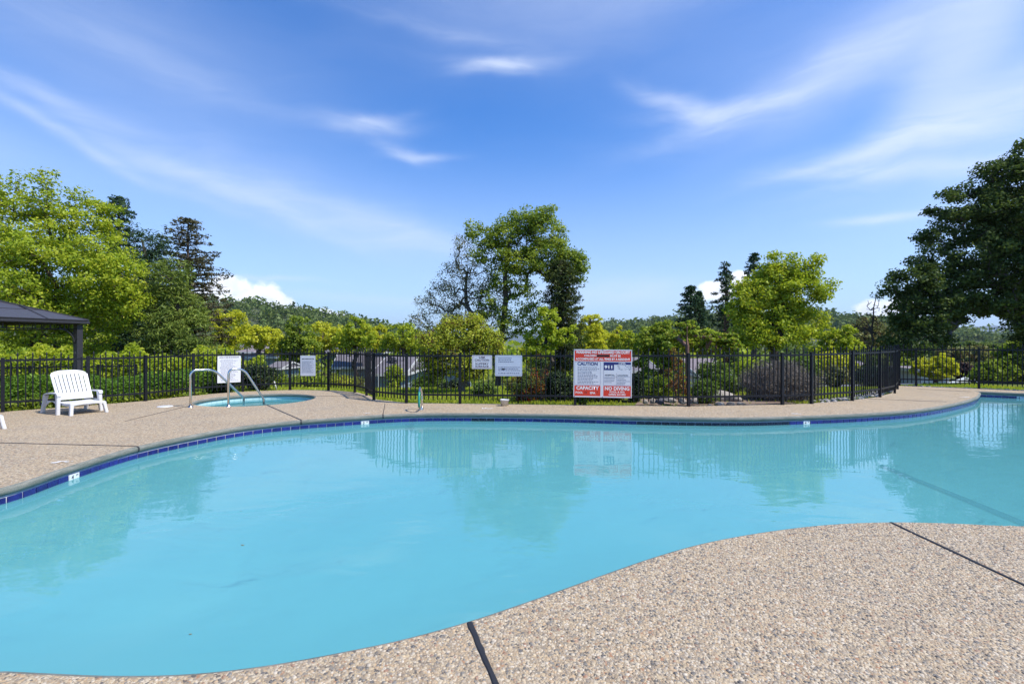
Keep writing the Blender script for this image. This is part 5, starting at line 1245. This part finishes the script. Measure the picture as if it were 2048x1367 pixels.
# ------------------------------------------------------------------ white resin loungers
def lounger(loc_, rz, label):
    root = empty('sun_lounger', loc_, rz); root.scale = (1, .90, 1.04); tag(root, label, 'sun lounger', 'white resin loungers on the deck'); W_ = M['resin']
    # backrest: bowed panel with slots, built as a grid with openings
    nx_, nz_ = 37, 15; bm = bmesh.new(); grid = {}
    hw0, hw1 = .315, .335; 
    for i in range(nx_):
        for k in range(nz_):
            s_ = -1+2*i/(nx_-1); t = k/(nz_-1); hw = hw0+(hw1-hw0)*t
            if t > .86: hw *= 1-.10*((t-.86)/.14)**2
            zt = .255+.545*t+(-.035*s_*s_*s_*s_ if t > .9 else 0)-.012*s_*s_*t
            f_ = .44-.34*t+.04*t*t+.030*s_*s_
            grid[i, k] = bm.verts.new((f_, -s_*hw, zt))
    slots = {i for i in range(4, 34, 4)}
    for i in range(nx_-1):
        for k in range(nz_-1):
            if i in slots and 3 <= k <= 11-(1 if i in (4, 32) else 0): continue
            bm.faces.new((grid[i, k], grid[i+1, k], grid[i+1, k+1], grid[i, k+1]))
    # slots are narrowed to about a third of a cell
    for i in slots:
        for k in range(3, 13):
            a, b = grid[i, k].co.copy(), grid[i+1, k].co.copy(); m_ = (a+b)/2
            grid[i, k].co = m_+(a-m_)*.72; grid[i+1, k].co = m_+(b-m_)*.72
    o = mesh_obj('backrest', bm_mesh('backrest', bm, False), W_, root); md = o.modifiers.new('t', 'SOLIDIFY'); md.thickness = .016; md.offset = 0
    md = o.modifiers.new('b', 'BEVEL'); md.width = .004; md.segments = 2; md.limit_method = 'ANGLE'
    # seat: dips behind, waterfall front edge with an apron
    bm = bmesh.new(); n1, n2 = 17, 13; g = {}
    for i in range(n1):
        for k in range(n2):
            t = i/(n1-1); s_ = -1+2*k/(n2-1); f_ = .40+.57*t; z = .235-.015*math.sin(PI*t)-.018*(1-s_*s_)*1.0+(-.03*((t-.9)/.1)**2 if t > .9 else 0)-(.012*abs(s_)**8)
            g[i, k] = bm.verts.new((f_, -s_*(.30+.015*t), z))
    for i in range(n1-1):
        for k in range(n2-1): bm.faces.new((g[i, k], g[i+1, k], g[i+1, k+1], g[i, k+1]))
    o = mesh_obj('seat', bm_mesh('seat', bm, True), W_, root); md = o.modifiers.new('t', 'SOLIDIFY'); md.thickness = .022; md.offset = -1
    for sy in (-1, 1):
        bm = bmesh.new(); add_box(bm, (.42, sy*.305-.012, .165), (.90, sy*.305+.012, .212), None, .006); mesh_obj('side_apron', bm_mesh('side_apron', bm), W_, root)
    bm = bmesh.new(); pr = None      # arched front apron
    for k in range(13):
        s_ = -1+2*k/12; zlo = .165-.0+.028*(1-s_*s_); c = [bm.verts.new((.955, s_*.295, .208)), bm.verts.new((.955, s_*.295, zlo)), bm.verts.new((.975, s_*.295, zlo)), bm.verts.new((.975, s_*.295, .206))]
        if pr:
            for q in range(4): bm.faces.new((pr[q], pr[(q+1) % 4], c[(q+1) % 4], c[q]))
        pr = c
    mesh_obj('front_apron', bm_mesh('front_apron', bm), W_, root)
    def leg(top, bot, wt, wb, name='leg'):
        top, bot = Vector(top), Vector(bot); bm = bmesh.new(); rows = []
        for t in (0, .12, .5, .92, 1.0):
            p = top.lerp(bot, t); w_ = wt+(wb-wt)*t; w_ *= 1.15 if t > .9 else 1
            rows.append([bm.verts.new(p+Vector((sx*w_/2, sy*w_/2*.85, 0))) for sx, sy in ((-1,-1),(1,-1),(1,1),(-1,1))])
        for a, b in zip(rows[:-1], rows[1:]):
            for q in range(4): bm.faces.new((a[q], a[(q+1) % 4], b[(q+1) % 4], b[q]))
        bm.faces.new(rows[0]); bm.faces.new(rows[-1]); bmesh.ops.recalc_face_normals(bm, faces=bm.faces); bmesh.ops.bevel(bm, geom=[e_ for e_ in bm.edges if abs((e_.verts[0].co-e_.verts[1].co).normalized().z) > .6], offset=.008, segments=2, affect='EDGES'); mesh_obj(name, bm_mesh(name, bm), W_, root)
    for sy in (-1, 1):
        leg((.935, sy*.285, .205), (.985, sy*.315, 0), .075, .055)
        leg((.60, sy*.365, .385), (.635, sy*.385, 0), .085, .06); leg((.12, sy*.365, .335), (.03, sy*.39, 0), .085, .06)
        bm = bmesh.new(); pr = None     # broad flat armrest bending down behind
        for (f_, z, w_) in ((.66,.360,.070),(.645,.392,.080),(.60,.402,.085),(.45,.402,.088),(.28,.398,.085),(.15,.375,.080),(.085,.335,.072),(.06,.28,.065)):
            c = [bm.verts.new((f_, sy*.37+q*w_/2, z+dz_)) for q, dz_ in ((-1,0),(1,0),(1,-.022),(-1,-.022))]
            if pr:
                for q in range(4): bm.faces.new((pr[q], pr[(q+1) % 4], c[(q+1) % 4], c[q]))
            pr = c
        mesh_obj('armrest', bm_mesh('armrest', bm), W_, root)
        bm = bmesh.new(); pr = None     # side panel arching between the legs
        for k in range(11):
            t = k/10; f_ = .09+.50*t; zlo = .13+.10*math.sin(PI*t); c = [bm.verts.new((f_, sy*.352+d_, z)) for d_, z in ((-.008,.24),(-.008,zlo),(.008,zlo),(.008,.24))]
            if pr:
                for q in range(4): bm.faces.new((pr[q], pr[(q+1) % 4], c[(q+1) % 4], c[q]))
            pr = c
        mesh_obj('side_panel', bm_mesh('side_panel', bm), W_, root)
    return root
ff = Vector((.90, -.436, 0)).normalized(); an = math.atan2(ff.y, ff.x); ll = Vector((ff.y, -ff.x, 0))
tgt = (G(142, 831.5)+G(213, 823))/2 - ff*.985
lounger((tgt.x, tgt.y, 0), an, 'whole white slatted lounger in front of the left fence')
an2 = an+R(8); f2 = Vector((math.cos(an2), math.sin(an2), 0)); l2 = Vector((-f2.y, f2.x, 0)); t2 = G(13, 856)-f2*.985-l2*.315
lounger((t2.x, t2.y, 0), an2, 'white lounger cut off by the left edge, only its front leg in view')

# ------------------------------------------------------------------ small things
bp = G(1009, 811); root = empty('bucket', bp); tag(root, 'small dull white bucket standing by the fence', 'bucket')
bm = bmesh.new(); k = 24; prof = [(.0, .006), (.070, .006), (.073, .0), (.093, .125), (.101, .127), (.101, .142), (.093, .143), (.090, .135), (.070, .012), (.0, .011)]; prev = None
for r, z in prof:
    ring = [bm.verts.new((r*math.cos(2*PI*j/k), r*math.sin(2*PI*j/k), z)) for j in range(k)] if r > 0 else [bm.verts.new((0, 0, z))]
    if prev:
        for j in range(k):
            q = (prev[j % len(prev)], prev[(j+1) % len(prev)], ring[(j+1) % len(ring)], ring[j % len(ring)]); q = list(dict.fromkeys(q)); 
            if len(q) > 2: bm.faces.new(q)
    prev = ring
mesh_obj('pail', bm_mesh('pail', bm, True), M['pail'], root)
bm = bmesh.new(); tube(bm, [Vector((.10*math.cos(t), -.02-.02*math.sin(t), .125-.07*math.sin(t))) for t in np.linspace(0, PI, 11)], .0025, 5); mesh_obj('handle', bm_mesh('handle', bm), M['chrome'], root)
def rock(px, py, wpx, hpx, Y, mat, label, seed, group=None, flatb=True):
    c = P(px, py, Y); r_ = random.Random(seed); bm = bmesh.new(); bmesh.ops.create_icosphere(bm, subdivisions=3, radius=1)
    ph = [r_.uniform(0, 6) for _ in range(6)]
    for v_ in bm.verts:
        d = v_.co.normalized(); n_ = 1+.20*math.sin(d.x*2.1+ph[5])*math.sin(d.y*2.3+ph[0])+.13*math.sin(d.x*3+ph[0])+.12*math.sin(d.y*4+ph[1]+d.z*2)+.07*math.sin(d.z*6+ph[2]+d.x*4)+.04*math.sin(d.x*11+ph[3])*math.sin(d.y*9+ph[4])
        v_.co = Vector((d.x*wpx/2/F*Y, d.y*wpx/2/F*Y*.7, max(d.z, -.6)*hpx/2/F*Y*1.0))*n_
    o = mesh_obj('boulder', bm_mesh('boulder', bm, True), M[mat]); o.location = c; o.rotation_euler = (0, 0, r_.uniform(-.3, .3)); tag(o, label, 'rock', group); return o
GR = 'rocks in the mulch bed behind the fence'
rock(1338, 800, 27, 13, 11.1, 'stone', 'pale long boulder behind the fence right of the red sign', 1, GR); rock(1319, 803, 17, 12, 10.9, 'darkstone', 'blue-black stone beside the pale long boulder', 2, GR)
rock(1290, 804, 12, 9, 11.0, 'stone', 'small stone at the dark shrub right of the red sign', 3, GR); rock(1306, 803, 13, 11, 11.1, 'stone', 'squat stone left of the blue-black stone', 4, GR)
rock(1453, 796, 54, 26, 11.9, 'stone', 'broad pale boulder between the boxwood and the lavender', 5, GR); rock(1388, 802, 14, 15, 11.0, 'stone', 'upright stone right of the red-brown trunk', 6, GR)
rock(1366, 803, 16, 13, 11.0, 'stone', 'stone left of the red-brown trunk', 7, GR); rock(1440, 808, 22, 7, 10.75, 'stone', 'flat edging stone below the broad boulder, left', 8, GR); rock(1463, 807, 22, 8, 10.8, 'stone', 'flat edging stone below the broad boulder, middle', 9, GR)
rock(1482, 807, 18, 7, 10.8, 'stone', 'flat edging stone touching the lavender', 10, GR); rock(1420, 809.5, 9, 4, 10.7, 'stone', 'little stone below the boxwood', 11, GR)
# pale cobbles along the foot of the right fence
cob = bmesh.new(); bmesh.ops.create_icosphere(cob, subdivisions=2, radius=1); cob_me = bm_mesh('cobble', cob, True); cob_me.materials.append(M['cobble'])
r_ = random.Random(12); bed = None; sp0 = [(1650, 806), (1690, 802), (1720, 799), (1750, 795), (1770, 790), (1790, 781)]
bed = empty('cobble_bed', G(1700, 801.5)); tag(bed, 'strip of pale cobbles along the foot of the right fence', 'cobbles'); b0 = bed.location.copy()
for k in range(150):
    t = r_.random()**.8*(len(sp0)-1.001); i = int(t); p = G(sp0[i][0], sp0[i][1]).lerp(G(sp0[i+1][0], sp0[i+1][1]), t-i); o = link(bpy.data.objects.new('cobble', cob_me), bed)
    s_ = r_.uniform(.028, .06); d = r_.uniform(.06, .42)
    o.location = Vector((p.x-d*.5, p.y+d, -.01+r_.uniform(-.01, .015)))-b0; o.scale = (s_*r_.uniform(.8, 1.3), s_, s_*r_.uniform(.5, .8)); o.rotation_euler = (r_.uniform(-.3, .3), r_.uniform(-.3, .3), r_.uniform(0, 6))
edge = empty('pebble_edging', G(1900, 773.5)); tag(edge, 'scattered pale stones along the far edge of the deck at the right', 'stones'); b0 = edge.location.copy()
for k in range(70):
    t = r_.random()*1.999; i = int(t); q = [G(1800, 771), G(1958, 776.8), G(2075, 781.5)]; p = q[i].lerp(q[i+1], t-i); o = link(bpy.data.objects.new('stone', cob_me), edge); s_ = r_.uniform(.015, .04)
    o.location = Vector((p.x, p.y+r_.uniform(-.06, .08), .004))-b0; o.scale = (s_*1.3, s_, s_*.7); o.rotation_euler = (0, 0, r_.uniform(0, 6))
# white stake leaning behind the left fence
a, b = P(553, 772, 15.2), P(548.5, 762, 15.2); bm = bmesh.new(); tube(bm, [a-Vector((0, 0, .1)), b], .022, 8)
tag(mesh_obj('marker_stake', bm_mesh('marker_stake', bm), M['trim']), 'short white stake leaning behind the fence by the spa', 'stake')
# leaves floating on the water
def floating_leaf(px, py, ln, label):
    c = G(px, py, WZ+.003); bm = bmesh.new(); pts = [(-.5,0,.0),(-.2,.14,.004),(.2,.13,.003),(.5,0,.006),(.2,-.13,.002),(-.2,-.14,.005)]
    f = bm.faces.new([bm.verts.new(Vector(p)*ln) for p in pts]); e_ = bmesh.ops.extrude_face_region(bm, geom=[f])
    for v_ in [g for g in e_['geom'] if isinstance(g, bmesh.types.BMVert)]: v_.co.z += .0012
    o = mesh_obj('fallen_leaf', bm_mesh('fallen_leaf', bm), M['dryleaf']); o.location = c; o.rotation_euler = (0, 0, rnd.uniform(0, 3)); tag(o, label, 'leaf', 'leaves floating on the pool')
M['dryleaf'] = simple('dry_leaf', (.22, .17, .05), .8, var=.3, scale=30)
floating_leaf(485, 1089, .032, 'dry yellow leaf floating in the middle of the pool'); floating_leaf(381, 1267, .018, 'tiny dark leaf floating near the camera edge of the pool'); floating_leaf(482, 1021, .02, 'small pale leaf floating behind the dry yellow one')
